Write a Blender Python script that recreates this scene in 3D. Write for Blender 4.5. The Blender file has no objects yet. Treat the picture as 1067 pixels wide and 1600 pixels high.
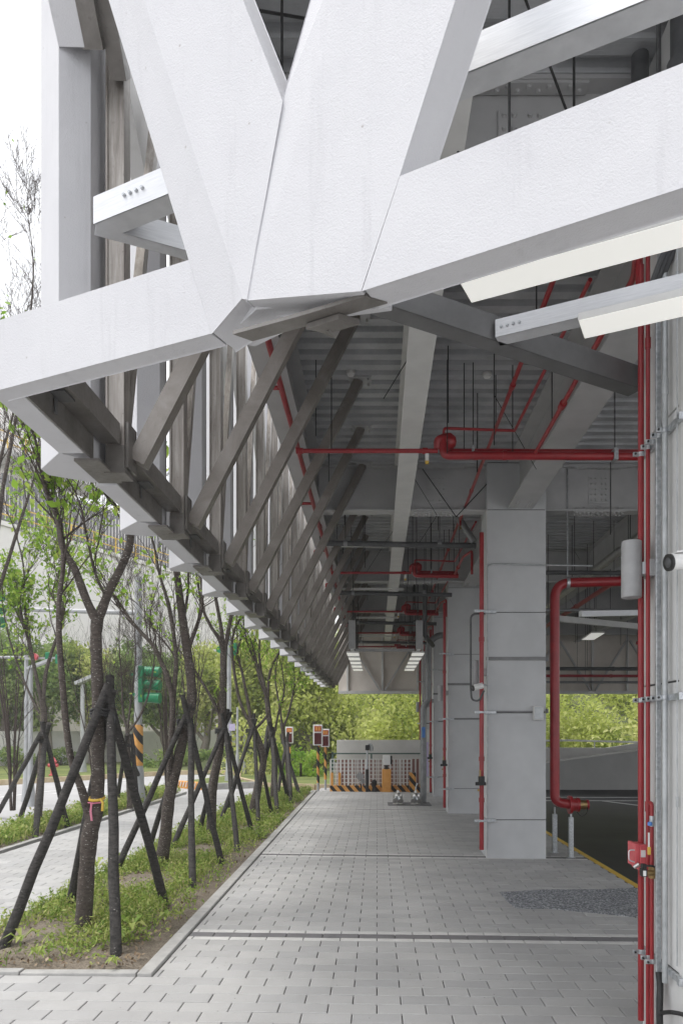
import bpy, math, random
import numpy as np
from mathutils import Vector, Matrix

random.seed(11)
rng = np.random.default_rng(11)
scene = bpy.context.scene
COL = scene.collection
R = math.radians

# ------------------------------------------------------------------ camera, sky, sun, exposure
FPX, CX, CY, H = 1130.0, 589.0, 1143.0, 1.7        # focal length and vanishing point in photo pixels, eye height
cam_data = bpy.data.cameras.new("camera")
cam = bpy.data.objects.new("camera", cam_data)
COL.objects.link(cam)
cam.location = (0, 0, H)
cam.rotation_euler = (R(90), 0, 0)
cam_data.sensor_fit = 'HORIZONTAL'
cam_data.sensor_width = 36.0
cam_data.lens = 36.0 * FPX / 1067.0
cam_data.shift_x = -(CX - 533.5) / 1067.0
cam_data.shift_y = (CY - 800.0) / 1067.0
cam_data.clip_start = 0.05
cam_data.clip_end = 1500
scene.camera = cam

SUN_EL, SUN_AZ = 70.0, 250.0                        # azimuth measured clockwise from +Y (north)
world = bpy.data.worlds.new("World")
scene.world = world
world.use_nodes = True
wn, wl = world.node_tree.nodes, world.node_tree.links
bg = wn["Background"]
sky = wn.new("ShaderNodeTexSky")
sky.sky_type = 'NISHITA'
sky.sun_disc = False
sky.sun_elevation = R(SUN_EL)
sky.sun_rotation = R(SUN_AZ)
sky.air_density = 1.0
sky.dust_density = 6.0
sky.ozone_density = 1.0
hsv = wn.new("ShaderNodeHueSaturation")
hsv.inputs["Saturation"].default_value = 0.22
hsv.inputs["Value"].default_value = 1.0
wl.new(sky.outputs[0], hsv.inputs["Color"])
over = wn.new("ShaderNodeMix")                      # thin bright overcast over the clear sky
over.data_type = 'RGBA'
over.inputs[0].default_value = 0.78
over.inputs[7].default_value = (8.6, 8.75, 9.1, 1)
wl.new(hsv.outputs[0], over.inputs[6])
wl.new(over.outputs[2], bg.inputs["Color"])
bg.inputs["Strength"].default_value = 0.14

sun_data = bpy.data.lights.new("sun", 'SUN')
sun_data.energy = 1.5
sun_data.angle = R(20)
sun_data.color = (1.0, 0.96, 0.9)
sun = bpy.data.objects.new("sun", sun_data)
COL.objects.link(sun)
az, el = R(SUN_AZ), R(SUN_EL)
sdir = Vector((math.sin(az) * math.cos(el), math.cos(az) * math.cos(el), math.sin(el)))
sun.rotation_euler = (-sdir).to_track_quat('-Z', 'Y').to_euler()
sun.location = (-10, -10, 20)

scene.view_settings.view_transform = 'Standard'
scene.view_settings.look = 'None'
scene.view_settings.gamma = 1.0
scene.view_settings.exposure = 0.52
scene.view_settings.use_curve_mapping = False
scene.cycles.max_bounces = 8
scene.cycles.diffuse_bounces = 5
scene.cycles.glossy_bounces = 3
scene.cycles.transmission_bounces = 3
scene.cycles.transparent_max_bounces = 6

# ------------------------------------------------------------------ measuring helpers (photo pixel -> place on a real plane)
def at(px, py, Y):
    return Vector(((px - CX) * Y / FPX, Y, H - (py - CY) * Y / FPX))
def atz(px, py, Z):
    Y = FPX * (Z - H) / (CY - py)
    return at(px, py, Y)
FN = Vector((0.427, 0.904, 0)).normalized()         # front facade: plane  FN . p = c
FD = Vector((FN.y, -FN.x, 0))                       # runs along the facade towards the right
def atf(px, py, c):
    d = Vector(((px - CX) / FPX, 1.0, -(py - CY) / FPX))
    t = c / FN.dot(d)
    return Vector((0, 0, H)) + d * t
def gz(x):                                          # the paving falls slightly to the right
    return -0.012 * x

# ------------------------------------------------------------------ materials
def new_mat(name):
    m = bpy.data.materials.new(name)
    m.use_nodes = True
    nt = m.node_tree
    b = nt.nodes["Principled BSDF"]
    return m, nt, b
def nd(nt, kind, **kw):
    n = nt.nodes.new(kind)
    for k, v in kw.items():
        if k in n.inputs: n.inputs[k].default_value = v
        else: setattr(n, k, v)
    return n
def coords(nt, scale=None):
    tc = nt.nodes.new("ShaderNodeNewGeometry")
    if scale is None: return tc.outputs["Position"]
    mp = nt.nodes.new("ShaderNodeMapping")
    mp.inputs["Scale"].default_value = scale
    nt.links.new(tc.outputs["Position"], mp.inputs["Vector"])
    return mp.outputs[0]
def ramp(nt, fac, stops):
    r = nt.nodes.new("ShaderNodeValToRGB")
    e = r.color_ramp.elements
    while len(e) < len(stops): e.new(0.5)
    for i, (p, c) in enumerate(stops):
        e[i].position = p
        e[i].color = (*c, 1) if len(c) == 3 else c
    nt.links.new(fac, r.inputs[0])
    return r.outputs[0]
def mix(nt, fac, a, b, blend='MIX'):
    m = nt.nodes.new("ShaderNodeMix")
    m.data_type = 'RGBA'; m.blend_type = blend
    for sock, v in ((m.inputs[0], fac), (m.inputs[6], a), (m.inputs[7], b)):
        if hasattr(v, "is_linked"): nt.links.new(v, sock)
        else: sock.default_value = v if not isinstance(v, tuple) else (*v, 1)
    return m.outputs[2]
def bump(nt, b, height, strength, dist=0.01):
    bp = nt.nodes.new("ShaderNodeBump")
    bp.inputs["Strength"].default_value = strength
    bp.inputs["Distance"].default_value = dist
    nt.links.new(height, bp.inputs["Height"])
    nt.links.new(bp.outputs[0], b.inputs["Normal"])
def mottled(name, c1, c2, scale=6.0, rough=0.6, metal=0.0, bscale=None, bstr=0.2, bdist=0.004, stretch=None, spec=0.4, lo=0.35, hi=0.68):
    m, nt, b = new_mat(name)
    v = coords(nt, stretch)
    n = nd(nt, "ShaderNodeTexNoise", Scale=scale, Detail=6.0, Roughness=0.62)
    nt.links.new(v, n.inputs["Vector"])
    nt.links.new(ramp(nt, n.outputs[0], [(lo, c1), (hi, c2)]), b.inputs["Base Color"])
    b.inputs["Roughness"].default_value = rough
    b.inputs["Metallic"].default_value = metal
    b.inputs["Specular IOR Level"].default_value = spec
    if bscale:
        n2 = nd(nt, "ShaderNodeTexNoise", Scale=bscale, Detail=3.0)
        nt.links.new(v, n2.inputs["Vector"])
        bump(nt, b, n2.outputs[0], bstr, bdist)
    return m

def stucco(name, c1, c2, strength=0.2):
    m, nt, b = new_mat(name)
    v = coords(nt)
    big = nd(nt, "ShaderNodeTexNoise", Scale=1.7, Detail=8.0, Roughness=0.68)
    nt.links.new(v, big.inputs["Vector"])
    c = ramp(nt, big.outputs[0], [(0.3, c1), (0.62, c2)])
    st = nd(nt, "ShaderNodeTexNoise", Scale=1.0, Detail=6.0, Roughness=0.7)          # faint run-off stains
    nt.links.new(coords(nt, (11, 11, 0.8)), st.inputs["Vector"])
    c = mix(nt, ramp(nt, st.outputs[0], [(0.56, (0, 0, 0)), (0.78, (0.5, 0.5, 0.5))]), c, tuple(x * 0.78 for x in c1))
    sp = nd(nt, "ShaderNodeTexVoronoi", Scale=7.0)
    nt.links.new(v, sp.inputs["Vector"])
    c = mix(nt, ramp(nt, sp.outputs["Distance"], [(0.018, (0.5,) * 3), (0.04, (0, 0, 0))]), c, (0.25, 0.22, 0.19))
    nt.links.new(c, b.inputs["Base Color"])
    n1 = nd(nt, "ShaderNodeTexNoise", Scale=150.0, Detail=3.0, Roughness=0.55, Distortion=0.7)
    nt.links.new(v, n1.inputs["Vector"])
    h = ramp(nt, n1.outputs[0], [(0.34, (0, 0, 0)), (0.7, (1, 1, 1))])
    bump(nt, b, h, strength, 0.0035)
    b.inputs["Roughness"].default_value = 0.88
    b.inputs["Specular IOR Level"].default_value = 0.2
    return m

M = {}
M['stucco'] = stucco("white_stucco", (0.545, 0.545, 0.568), (0.59, 0.59, 0.61), 0.26)
M['stucco_dull'] = stucco("aged_stucco", (0.56, 0.555, 0.55), (0.62, 0.615, 0.61), 0.25)
def brown_steel(name, stretch, lo, mid, hi, p):
    m, nt, b = new_mat(name)
    v = coords(nt, stretch)
    n = nd(nt, "ShaderNodeTexNoise", Scale=3.4, Detail=8.0, Roughness=0.66, Distortion=0.5)
    nt.links.new(v, n.inputs["Vector"])
    c = ramp(nt, n.outputs[0], [(p, lo), (0.5, mid), (1 - p, hi)])
    n2 = nd(nt, "ShaderNodeTexNoise", Scale=34.0, Detail=5.0, Roughness=0.75)
    nt.links.new(coords(nt), n2.inputs["Vector"])
    c2 = mix(nt, ramp(nt, n2.outputs[0], [(0.6, (0, 0, 0)), (0.74, (0.6, 0.6, 0.6))]), c, (0.09, 0.075, 0.065))
    nt.links.new(c2, b.inputs["Base Color"])
    b.inputs["Metallic"].default_value = 0.4
    nt.links.new(ramp(nt, n2.outputs[0], [(0.3, (0.28,) * 3), (0.7, (0.46,) * 3)]), b.inputs["Roughness"])
    return m
M['brown'] = brown_steel("stained_steel", (1, 1, 1), (0.175, 0.155, 0.138), (0.245, 0.223, 0.203), (0.33, 0.307, 0.285), 0.27)
M['chord'] = brown_steel("dark_stained_steel", (1, 1, 1), (0.125, 0.115, 0.106), (0.19, 0.178, 0.166), (0.26, 0.247, 0.234), 0.27)
M['brown_post'] = brown_steel("streaked_steel", (9, 9, 0.7), (0.185, 0.163, 0.145), (0.33, 0.303, 0.277), (0.50, 0.472, 0.442), 0.26)
M['grey_steel'] = mottled("grey_painted_steel", (0.40, 0.40, 0.403), (0.47, 0.47, 0.472), 3.0, 0.55, bscale=60, bstr=0.05)
M['grey_dark'] = mottled("dark_grey_painted_steel", (0.17, 0.17, 0.172), (0.23, 0.23, 0.232), 3.0, 0.6)
M['fireproof'] = mottled("grey_column_board", (0.49, 0.50, 0.51), (0.55, 0.56, 0.57), 2.6, 0.75, bscale=130, bstr=0.16, bdist=0.003)
M['trim'] = mottled("off_white_trim", (0.60, 0.60, 0.59), (0.68, 0.68, 0.67), 4.0, 0.6)
M['joint'] = mottled("dark_joint", (0.045, 0.045, 0.045), (0.08, 0.08, 0.08), 12.0, 0.9)
M['alu'] = mottled("brushed_aluminium", (0.60, 0.61, 0.63), (0.70, 0.71, 0.73), 5.0, 0.42, 0.55, stretch=(2, 2, 30))
M['alu_dark'] = mottled("anodised_dark_channel", (0.15, 0.15, 0.152), (0.20, 0.20, 0.202), 5.0, 0.45, 0.5)
M['galv'] = mottled("galvanised_steel", (0.36, 0.38, 0.40), (0.62, 0.64, 0.66), 45.0, 0.4, 0.7)
M['conduit'] = mottled("grey_conduit", (0.38, 0.40, 0.41), (0.52, 0.54, 0.55), 12.0, 0.45, 0.5)
M['red'] = mottled("red_pipe_paint", (0.24, 0.012, 0.017), (0.315, 0.022, 0.027), 7.0, 0.32, spec=0.5)
M['redpink'] = mottled("faded_red_box", (0.50, 0.07, 0.085), (0.60, 0.13, 0.14), 12.0, 0.45)
M['black'] = mottled("black_rubber", (0.012, 0.012, 0.012), (0.03, 0.03, 0.03), 20.0, 0.5)
M['rod'] = mottled("black_threaded_rod", (0.02, 0.02, 0.021), (0.05, 0.05, 0.05), 30.0, 0.5, 0.4)
M['drain'] = mottled("dark_drain_pipe", (0.06, 0.062, 0.065), (0.10, 0.102, 0.105), 10.0, 0.5)
M['drain_light'] = mottled("grey_drain_pipe", (0.20, 0.205, 0.21), (0.27, 0.275, 0.28), 10.0, 0.4, 0.3)
M['lampgrey'] = mottled("silver_grey_lamp_body", (0.33, 0.33, 0.335), (0.40, 0.40, 0.405), 8.0, 0.5, 0.2)
M['white'] = mottled("white_enamel", (0.70, 0.70, 0.69), (0.78, 0.78, 0.77), 9.0, 0.45)
M['brass'] = mottled("dull_brass", (0.26, 0.17, 0.07), (0.40, 0.29, 0.14), 25.0, 0.4, 0.8)
M['chrome'] = mottled("dull_nickel", (0.42, 0.41, 0.39), (0.62, 0.61, 0.59), 25.0, 0.28, 0.9)
M['yellow'] = mottled("yellow_paint", (0.62, 0.40, 0.05), (0.72, 0.50, 0.10), 9.0, 0.55)
M['blue'] = mottled("blue_plastic", (0.06, 0.18, 0.5), (0.1, 0.26, 0.62), 9.0, 0.4)
M['purple'] = mottled("lilac_film", (0.52, 0.46, 0.66), (0.58, 0.52, 0.72), 9.0, 0.4)
M['orange'] = mottled("orange_paint", (0.66, 0.30, 0.07), (0.76, 0.38, 0.11), 6.0, 0.55)
M['green'] = mottled("green_signal_paint", (0.008, 0.17, 0.07), (0.015, 0.24, 0.105), 6.0, 0.4)
M['darkgreen'] = mottled("dark_green_rail", (0.06, 0.11, 0.09), (0.09, 0.15, 0.12), 6.0, 0.5)
M['redglass'] = mottled("dark_red_display", (0.06, 0.004, 0.006), (0.11, 0.012, 0.015), 30.0, 0.25)
M['amberglass'] = mottled("amber_display", (0.42, 0.07, 0.02), (0.55, 0.12, 0.035), 30.0, 0.3)
M['kerb'] = mottled("concrete_kerb", (0.34, 0.335, 0.325), (0.44, 0.435, 0.42), 9.0, 0.85, bscale=160, bstr=0.25)
M['concrete'] = mottled("pale_concrete", (0.58, 0.57, 0.545), (0.67, 0.655, 0.63), 1.4, 0.85, bscale=60, bstr=0.1)
M['bwall'] = mottled("pinkish_pale_wall", (0.70, 0.675, 0.66), (0.78, 0.755, 0.74), 0.35, 0.85)
M['bwall_low'] = mottled("cream_pale_wall", (0.68, 0.63, 0.57), (0.76, 0.71, 0.65), 0.35, 0.85)
M['greywall'] = mottled("grey_render", (0.36, 0.36, 0.35), (0.42, 0.42, 0.41), 1.4, 0.85)
M['asphalt_pale'] = mottled("sun_bleached_road", (0.38, 0.375, 0.38), (0.44, 0.435, 0.435), 0.6, 0.9, bscale=150, bstr=0.15)
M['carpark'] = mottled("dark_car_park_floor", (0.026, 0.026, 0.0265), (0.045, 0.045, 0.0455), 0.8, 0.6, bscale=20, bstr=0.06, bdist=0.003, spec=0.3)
M['marking'] = mottled("white_road_paint", (0.6, 0.6, 0.59), (0.74, 0.74, 0.73), 5.0, 0.7)
M['bed'] = mottled("joint_sand", (0.07, 0.067, 0.064), (0.13, 0.125, 0.12), 30.0, 0.95)
M['grass_base'] = mottled("mown_grass", (0.09, 0.12, 0.03), (0.20, 0.23, 0.07), 0.8, 0.95, bscale=30, bstr=0.5, bdist=0.02)
M['earth'] = mottled("hill_earth", (0.05, 0.07, 0.025), (0.12, 0.13, 0.05), 0.5, 0.95)
M['fence_dark'] = mottled("dark_fence_paint", (0.13, 0.13, 0.142), (0.18, 0.18, 0.192), 6.0, 0.6)  # fence grey paled and blued: distance haze put into the colour
M['rustbrown'] = mottled("red_brown_picket", (0.20, 0.10, 0.085), (0.28, 0.15, 0.13), 6.0, 0.7)
M['glassblue'] = mottled("bluish_window_glass", (0.24, 0.30, 0.33), (0.32, 0.38, 0.41), 2.0, 0.15)

def soil_mat():
    m, nt, b = new_mat("dry_soil")
    v = coords(nt)
    n = nd(nt, "ShaderNodeTexNoise", Scale=5.0, Detail=9.0, Roughness=0.72)
    nt.links.new(v, n.inputs["Vector"])
    c = ramp(nt, n.outputs[0], [(0.3, (0.085, 0.065, 0.046)), (0.5, (0.19, 0.155, 0.115)), (0.7, (0.31, 0.27, 0.215))])
    n2 = nd(nt, "ShaderNodeTexNoise", Scale=70.0, Detail=5.0, Roughness=0.7)
    nt.links.new(v, n2.inputs["Vector"])
    c = mix(nt, 0.45, c, ramp(nt, n2.outputs[0], [(0.35, (0.05, 0.04, 0.03)), (0.65, (0.38, 0.33, 0.27))]))
    nt.links.new(c, b.inputs["Base Color"])
    b.inputs["Roughness"].default_value = 0.95
    bump(nt, b, n2.outputs[0], 0.9, 0.012)
    return m
M['soil'] = soil_mat()

def paver_mat(name, per_object):
    m, nt, b = new_mat(name)
    if per_object:
        oi = nt.nodes.new("ShaderNodeObjectInfo"); rnd = oi.outputs["Random"]
    else:
        a = nt.nodes.new("ShaderNodeAttribute"); a.attribute_name = "tint"; rnd = a.outputs["Fac"]
    base = ramp(nt, rnd, [(0.0, (0.405, 0.403, 0.403)), (0.5, (0.44, 0.437, 0.433)), (1.0, (0.475, 0.471, 0.464))])
    v = coords(nt)
    n = nd(nt, "ShaderNodeTexNoise", Scale=1.1, Detail=6.0, Roughness=0.7)
    nt.links.new(v, n.inputs["Vector"])
    c = mix(nt, 0.6, base, ramp(nt, n.outputs[0], [(0.3, (0.72, 0.71, 0.70)), (0.65, (1.0, 1.0, 1.0))]), 'MULTIPLY')
    n2 = nd(nt, "ShaderNodeTexNoise", Scale=220.0, Detail=3.0)
    nt.links.new(v, n2.inputs["Vector"])
    c = mix(nt, 0.5, c, ramp(nt, n2.outputs[0], [(0.3, (0.8, 0.8, 0.8)), (0.7, (1.1, 1.1, 1.1))]), 'MULTIPLY')
    vo = nd(nt, "ShaderNodeTexVoronoi", Scale=9.0)
    nt.links.new(v, vo.inputs["Vector"])
    c = mix(nt, ramp(nt, vo.outputs["Distance"], [(0.03, (0.85,) * 3), (0.06, (0, 0, 0))]), c, (0.12, 0.11, 0.10))
    nt.links.new(c, b.inputs["Base Color"])
    b.inputs["Roughness"].default_value = 0.8
    bump(nt, b, n2.outputs[0], 0.18, 0.002)
    return m
M['paver'] = paver_mat("concrete_paver", True)
M['paver_mass'] = paver_mat("concrete_paver_far", False)
M['paver_dark'] = mottled("dark_band_paver", (0.15, 0.145, 0.15), (0.20, 0.195, 0.20), 5.0, 0.85, bscale=200, bstr=0.2)
M['paver_white'] = mottled("white_band_paver", (0.52, 0.515, 0.50), (0.62, 0.61, 0.595), 5.0, 0.85, bscale=200, bstr=0.2)

def aggregate():
    m, nt, b = new_mat("exposed_aggregate")
    v = coords(nt)
    vo = nd(nt, "ShaderNodeTexVoronoi", Scale=75.0)
    nt.links.new(v, vo.inputs["Vector"])
    sep = nt.nodes.new("ShaderNodeSeparateColor")
    nt.links.new(vo.outputs["Color"], sep.inputs[0])
    c = ramp(nt, sep.outputs[0], [(0.0, (0.06, 0.065, 0.075)), (0.45, (0.17, 0.18, 0.20)), (1.0, (0.50, 0.51, 0.53))])
    nt.links.new(c, b.inputs["Base Color"])
    b.inputs["Roughness"].default_value = 0.7
    bump(nt, b, vo.outputs["Distance"], 0.6, 0.004)
    return m
M['aggregate'] = aggregate()

def deck_mat():
    m, nt, b = new_mat("galvanised_deck")
    v = coords(nt)
    n = nd(nt, "ShaderNodeTexNoise", Scale=2.5, Detail=7.0, Roughness=0.65)
    nt.links.new(v, n.inputs["Vector"])
    nt.links.new(ramp(nt, n.outputs[0], [(0.32, (0.34, 0.348, 0.36)), (0.66, (0.50, 0.51, 0.525))]), b.inputs["Base Color"])
    b.inputs["Metallic"].default_value = 0.15
    b.inputs["Roughness"].default_value = 0.42
    w = nd(nt, "ShaderNodeTexBrick", Scale=1.0, offset=0.5)
    w.inputs["Mortar Size"].default_value = 0.007
    w.inputs["Brick Width"].default_value = 0.09
    w.inputs["Row Height"].default_value = 0.02
    nt.links.new(v, w.inputs["Vector"])
    bump(nt, b, w.outputs["Fac"], 0.5, 0.006)
    return m
M['deck'] = deck_mat()

def emit(name, col, s):
    m, nt, b = new_mat(name)
    b.inputs["Base Color"].default_value = (0.8, 0.8, 0.78, 1)
    b.inputs["Emission Color"].default_value = (*col, 1)
    b.inputs["Emission Strength"].default_value = s
    b.inputs["Roughness"].default_value = 0.5
    return m
M['diffuser'] = emit("lit_diffuser", (1.0, 0.99, 0.93), 0.30)

def bark(name, c1, c2, spots, dens=0.5):
    m, nt, b = new_mat(name)
    v = coords(nt, (1, 1, 3.0))
    n = nd(nt, "ShaderNodeTexNoise", Scale=16.0, Detail=8.0, Roughness=0.7, Distortion=0.5)
    nt.links.new(v, n.inputs["Vector"])
    c = ramp(nt, n.outputs[0], [(0.3, c1), (0.7, c2)])
    vo = nd(nt, "ShaderNodeTexVoronoi", Scale=30.0, Randomness=1.0)
    nt.links.new(coords(nt, (1.0, 1.0, 2.3)), vo.inputs["Vector"])
    n3 = nd(nt, "ShaderNodeTexNoise", Scale=11.0, Detail=4.0, Roughness=0.7)
    nt.links.new(coords(nt), n3.inputs["Vector"])
    f = mix(nt, 1.0, ramp(nt, vo.outputs["Distance"], [(0.10, (1, 1, 1)), (0.26, (0, 0, 0))]), ramp(nt, n3.outputs[0], [(dens, (0, 0, 0)), (dens + 0.09, (1, 1, 1))]), 'MULTIPLY')
    if spots: c = mix(nt, f, c, (0.42, 0.40, 0.37))
    nt.links.new(c, b.inputs["Base Color"])
    b.inputs["Roughness"].default_value = 0.9
    bump(nt, b, n.outputs[0], 1.0, 0.02)
    return m
M['bark'] = bark("dark_speckled_bark", (0.03, 0.024, 0.02), (0.14, 0.115, 0.10), True, 0.42)
M['twig'] = bark("dark_twig_bark", (0.035, 0.026, 0.022), (0.10, 0.075, 0.065), False)
M['palebark'] = bark("pale_bark", (0.20, 0.17, 0.14), (0.40, 0.35, 0.30), False)
M['stake'] = bark("charred_stake", (0.008, 0.008, 0.008), (0.085, 0.078, 0.073), True, 0.56)

def leaf_mat(name, cols, trans=0.35):
    m, nt, b = new_mat(name)
    a = nt.nodes.new("ShaderNodeAttribute"); a.attribute_name = "tint"
    c = ramp(nt, a.outputs["Fac"], [(i / (len(cols) - 1), k) for i, k in enumerate(cols)])
    nt.links.new(c, b.inputs["Base Color"])
    b.inputs["Roughness"].default_value = 0.5
    b.inputs["Specular IOR Level"].default_value = 0.3
    tr = nt.nodes.new("ShaderNodeBsdfTranslucent")
    nt.links.new(c, tr.inputs["Color"])
    ms = nt.nodes.new("ShaderNodeMixShader"); ms.inputs[0].default_value = trans
    nt.links.new(b.outputs[0], ms.inputs[1]); nt.links.new(tr.outputs[0], ms.inputs[2])
    nt.links.new(ms.outputs[0], nt.nodes["Material Output"].inputs[0])
    return m
M['leaf'] = leaf_mat("fresh_leaf", [(0.13, 0.26, 0.03), (0.28, 0.45, 0.06), (0.50, 0.58, 0.13)], 0.5)
M['leaf_dark'] = leaf_mat("dark_leaf", [(0.07, 0.13, 0.035), (0.24, 0.35, 0.09), (0.52, 0.58, 0.25)], 0.48)
M['leaf_hill'] = leaf_mat("hill_leaf", [(0.17, 0.24, 0.05), (0.48, 0.54, 0.14), (0.74, 0.74, 0.36)], 0.55)
M['weed'] = leaf_mat("weed_leaf", [(0.10, 0.17, 0.03), (0.22, 0.33, 0.06), (0.40, 0.46, 0.13), (0.50, 0.46, 0.22)], 0.4)
M['dryleaf'] = leaf_mat("dry_leaf", [(0.10, 0.06, 0.035), (0.22, 0.16, 0.10), (0.36, 0.28, 0.19)], 0.1)

def stripes(name, ang, period):
    m, nt, b = new_mat(name)
    v = coords(nt)
    mp = nt.nodes.new("ShaderNodeMapping"); mp.vector_type = 'TEXTURE'
    mp.inputs["Rotation"].default_value = (0, ang, 0)
    nt.links.new(v, mp.inputs["Vector"])
    w = nd(nt, "ShaderNodeTexWave", Scale=0.314 / period, wave_type='BANDS', bands_direction='X')
    nt.links.new(mp.outputs[0], w.inputs["Vector"])
    n = nd(nt, "ShaderNodeTexNoise", Scale=9.0, Detail=5.0)
    nt.links.new(v, n.inputs["Vector"])
    og = ramp(nt, n.outputs[0], [(0.3, (0.56, 0.27, 0.06)), (0.7, (0.74, 0.38, 0.11))])
    r = nt.nodes.new("ShaderNodeValToRGB")
    r.color_ramp.interpolation = 'CONSTANT'
    r.color_ramp.elements[0].color = (0, 0, 0, 1); r.color_ramp.elements[1].position = 0.5; r.color_ramp.elements[1].color = (1, 1, 1, 1)
    nt.links.new(w.outputs["Fac"], r.inputs[0])
    nt.links.new(mix(nt, r.outputs[0], (0.022, 0.02, 0.02), og), b.inputs["Base Color"])
    b.inputs["Roughness"].default_value = 0.55
    return m
M['stripe'] = stripes("black_orange_stripes", R(-40), 0.19)
M['stripe_fine'] = stripes("black_orange_stripes_post", R(-35), 0.24)

# ------------------------------------------------------------------ mesh helpers
def world_loc(o):
    v = Vector((0, 0, 0))
    while o is not None:
        v = v + o.location
        o = o.parent
    return v

class MB:
    def __init__(s): s.v = []; s.f = []; s.smooth = False; s.marks = []
    def add(s, verts, faces):
        k = len(s.v); s.marks.append((k, len(s.f)))
        s.v += [tuple(p) for p in verts]
        s.f += [tuple(i + k for i in f) for f in faces]
        return s
    def box(s, lo, hi):
        x0, y0, z0 = lo; x1, y1, z1 = hi
        return s.add([(x0, y0, z0), (x1, y0, z0), (x1, y1, z0), (x0, y1, z0), (x0, y0, z1), (x1, y0, z1), (x1, y1, z1), (x0, y1, z1)],
                     [(3, 2, 1, 0), (4, 5, 6, 7), (0, 1, 5, 4), (1, 2, 6, 5), (2, 3, 7, 6), (3, 0, 4, 7)])
    def bar(s, p, q, w, h, up=(0, 0, 1)):                     # a straight bar from p to q, w across, h along "up"
        p, q = Vector(p), Vector(q)
        d = (q - p).normalized(); u = Vector(up)
        a = d.cross(u).normalized(); u = a.cross(d).normalized()
        pts = []
        for c in (p, q):
            for i, j in ((-1, -1), (1, -1), (1, 1), (-1, 1)):
                pts.append(c + a * (i * w / 2) + u * (j * h / 2))
        return s.add(pts, [(3, 2, 1, 0), (4, 5, 6, 7), (0, 1, 5, 4), (1, 2, 6, 5), (2, 3, 7, 6), (3, 0, 4, 7)])
    def prism(s, poly, off):                                  # polygon (list of points) pushed along off
        off = Vector(off); n = len(poly)
        a = [Vector(p) for p in poly]; b = [p + off for p in a]
        return s.add(a + b, [tuple(range(n - 1, -1, -1)), tuple(range(n, 2 * n))] + [(i, (i + 1) % n, n + (i + 1) % n, n + i) for i in range(n)])
    def tube(s, pts, rad, n=8, cap=True):
        pts = [Vector(p) for p in pts]
        if not hasattr(rad, "__len__"): rad = [rad] * len(pts)
        k0 = len(s.v); ref = None; s.marks.append((k0, len(s.f)))
        for i, p in enumerate(pts):
            if i == 0: t = pts[1] - p
            elif i == len(pts) - 1: t = p - pts[i - 1]
            else: t = (pts[i + 1] - p).normalized() + (p - pts[i - 1]).normalized()
            t.normalize()
            if ref is None: ref = Vector((0, 0, 1)) if abs(t.z) < 0.9 else Vector((1, 0, 0))
            a = t.cross(ref).normalized(); b = a.cross(t).normalized(); ref = b
            for j in range(n):
                g = 2 * math.pi * j / n
                s.v.append(tuple(p + (a * math.cos(g) + b * math.sin(g)) * rad[i]))
        for i in range(len(pts) - 1):
            for j in range(n):
                s.f.append((k0 + i * n + j, k0 + i * n + (j + 1) % n, k0 + (i + 1) * n + (j + 1) % n, k0 + (i + 1) * n + j))
        if cap:
            s.f.append(tuple(k0 + j for j in range(n - 1, -1, -1)))
            s.f.append(tuple(k0 + (len(pts) - 1) * n + j for j in range(n)))
        s.smooth = True
        return s
    def lathe(s, c, prof, n=16, axis='z'):                    # prof: list of (radius, height)
        c = Vector(c)
        ax = {'z': Vector((0, 0, 1)), 'x': Vector((1, 0, 0)), 'y': Vector((0, 1, 0))}[axis]
        return s.tube([c + ax * h for r, h in prof], [max(r, 1e-4) for r, h in prof], n)
    def build_each(s, name, mat, parent=None, bevel=0):         # every piece an object of its own
        ms = s.marks + [(len(s.v), len(s.f))]
        for (v0, f0), (v1, f1) in zip(ms[:-1], ms[1:]):
            m = MB(); m.smooth = s.smooth; m.v = s.v[v0:v1]; m.f = [tuple(i - v0 for i in f) for f in s.f[f0:f1]]
            m.build(name, mat, parent, bevel)
    def build(s, name, mat, parent=None, bevel=0, label=None, kind=None):
        o0 = world_loc(parent) if parent is not None else Vector((0, 0, 0))
        me = bpy.data.meshes.new(name)
        me.from_pydata([(x - o0.x, y - o0.y, z - o0.z) for x, y, z in s.v], [], s.f)
        me.update()
        if s.smooth:
            me.polygons.foreach_set("use_smooth", [len(p.vertices) == 4 for p in me.polygons])
            me.set_sharp_from_angle(angle=R(42))
        me.materials.append(mat)
        o = bpy.data.objects.new(name, me)
        COL.objects.link(o)
        if parent is not None: o.parent = parent
        if bevel:
            bm = o.modifiers.new("bevel", 'BEVEL'); bm.width = bevel; bm.segments = 2; bm.limit_method = 'ANGLE'
        if label: o["label"] = label
        if kind: o["kind"] = kind
        return o

def fillet(pts, r, n=5):                                      # rounds the corners of a pipe's path
    pts = [Vector(p) for p in pts]; out = [pts[0]]
    for i in range(1, len(pts) - 1):
        a = (pts[i - 1] - pts[i]); b = (pts[i + 1] - pts[i])
        rr = min(r, a.length * 0.45, b.length * 0.45)
        a.normalize(); b.normalize()
        p0, p1 = pts[i] + a * rr, pts[i] + b * rr
        for k in range(n + 1):
            t = k / n
            out.append(p0 * (1 - t) ** 2 + pts[i] * 2 * t * (1 - t) + p1 * t * t)
    out.append(pts[-1])
    return out

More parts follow.
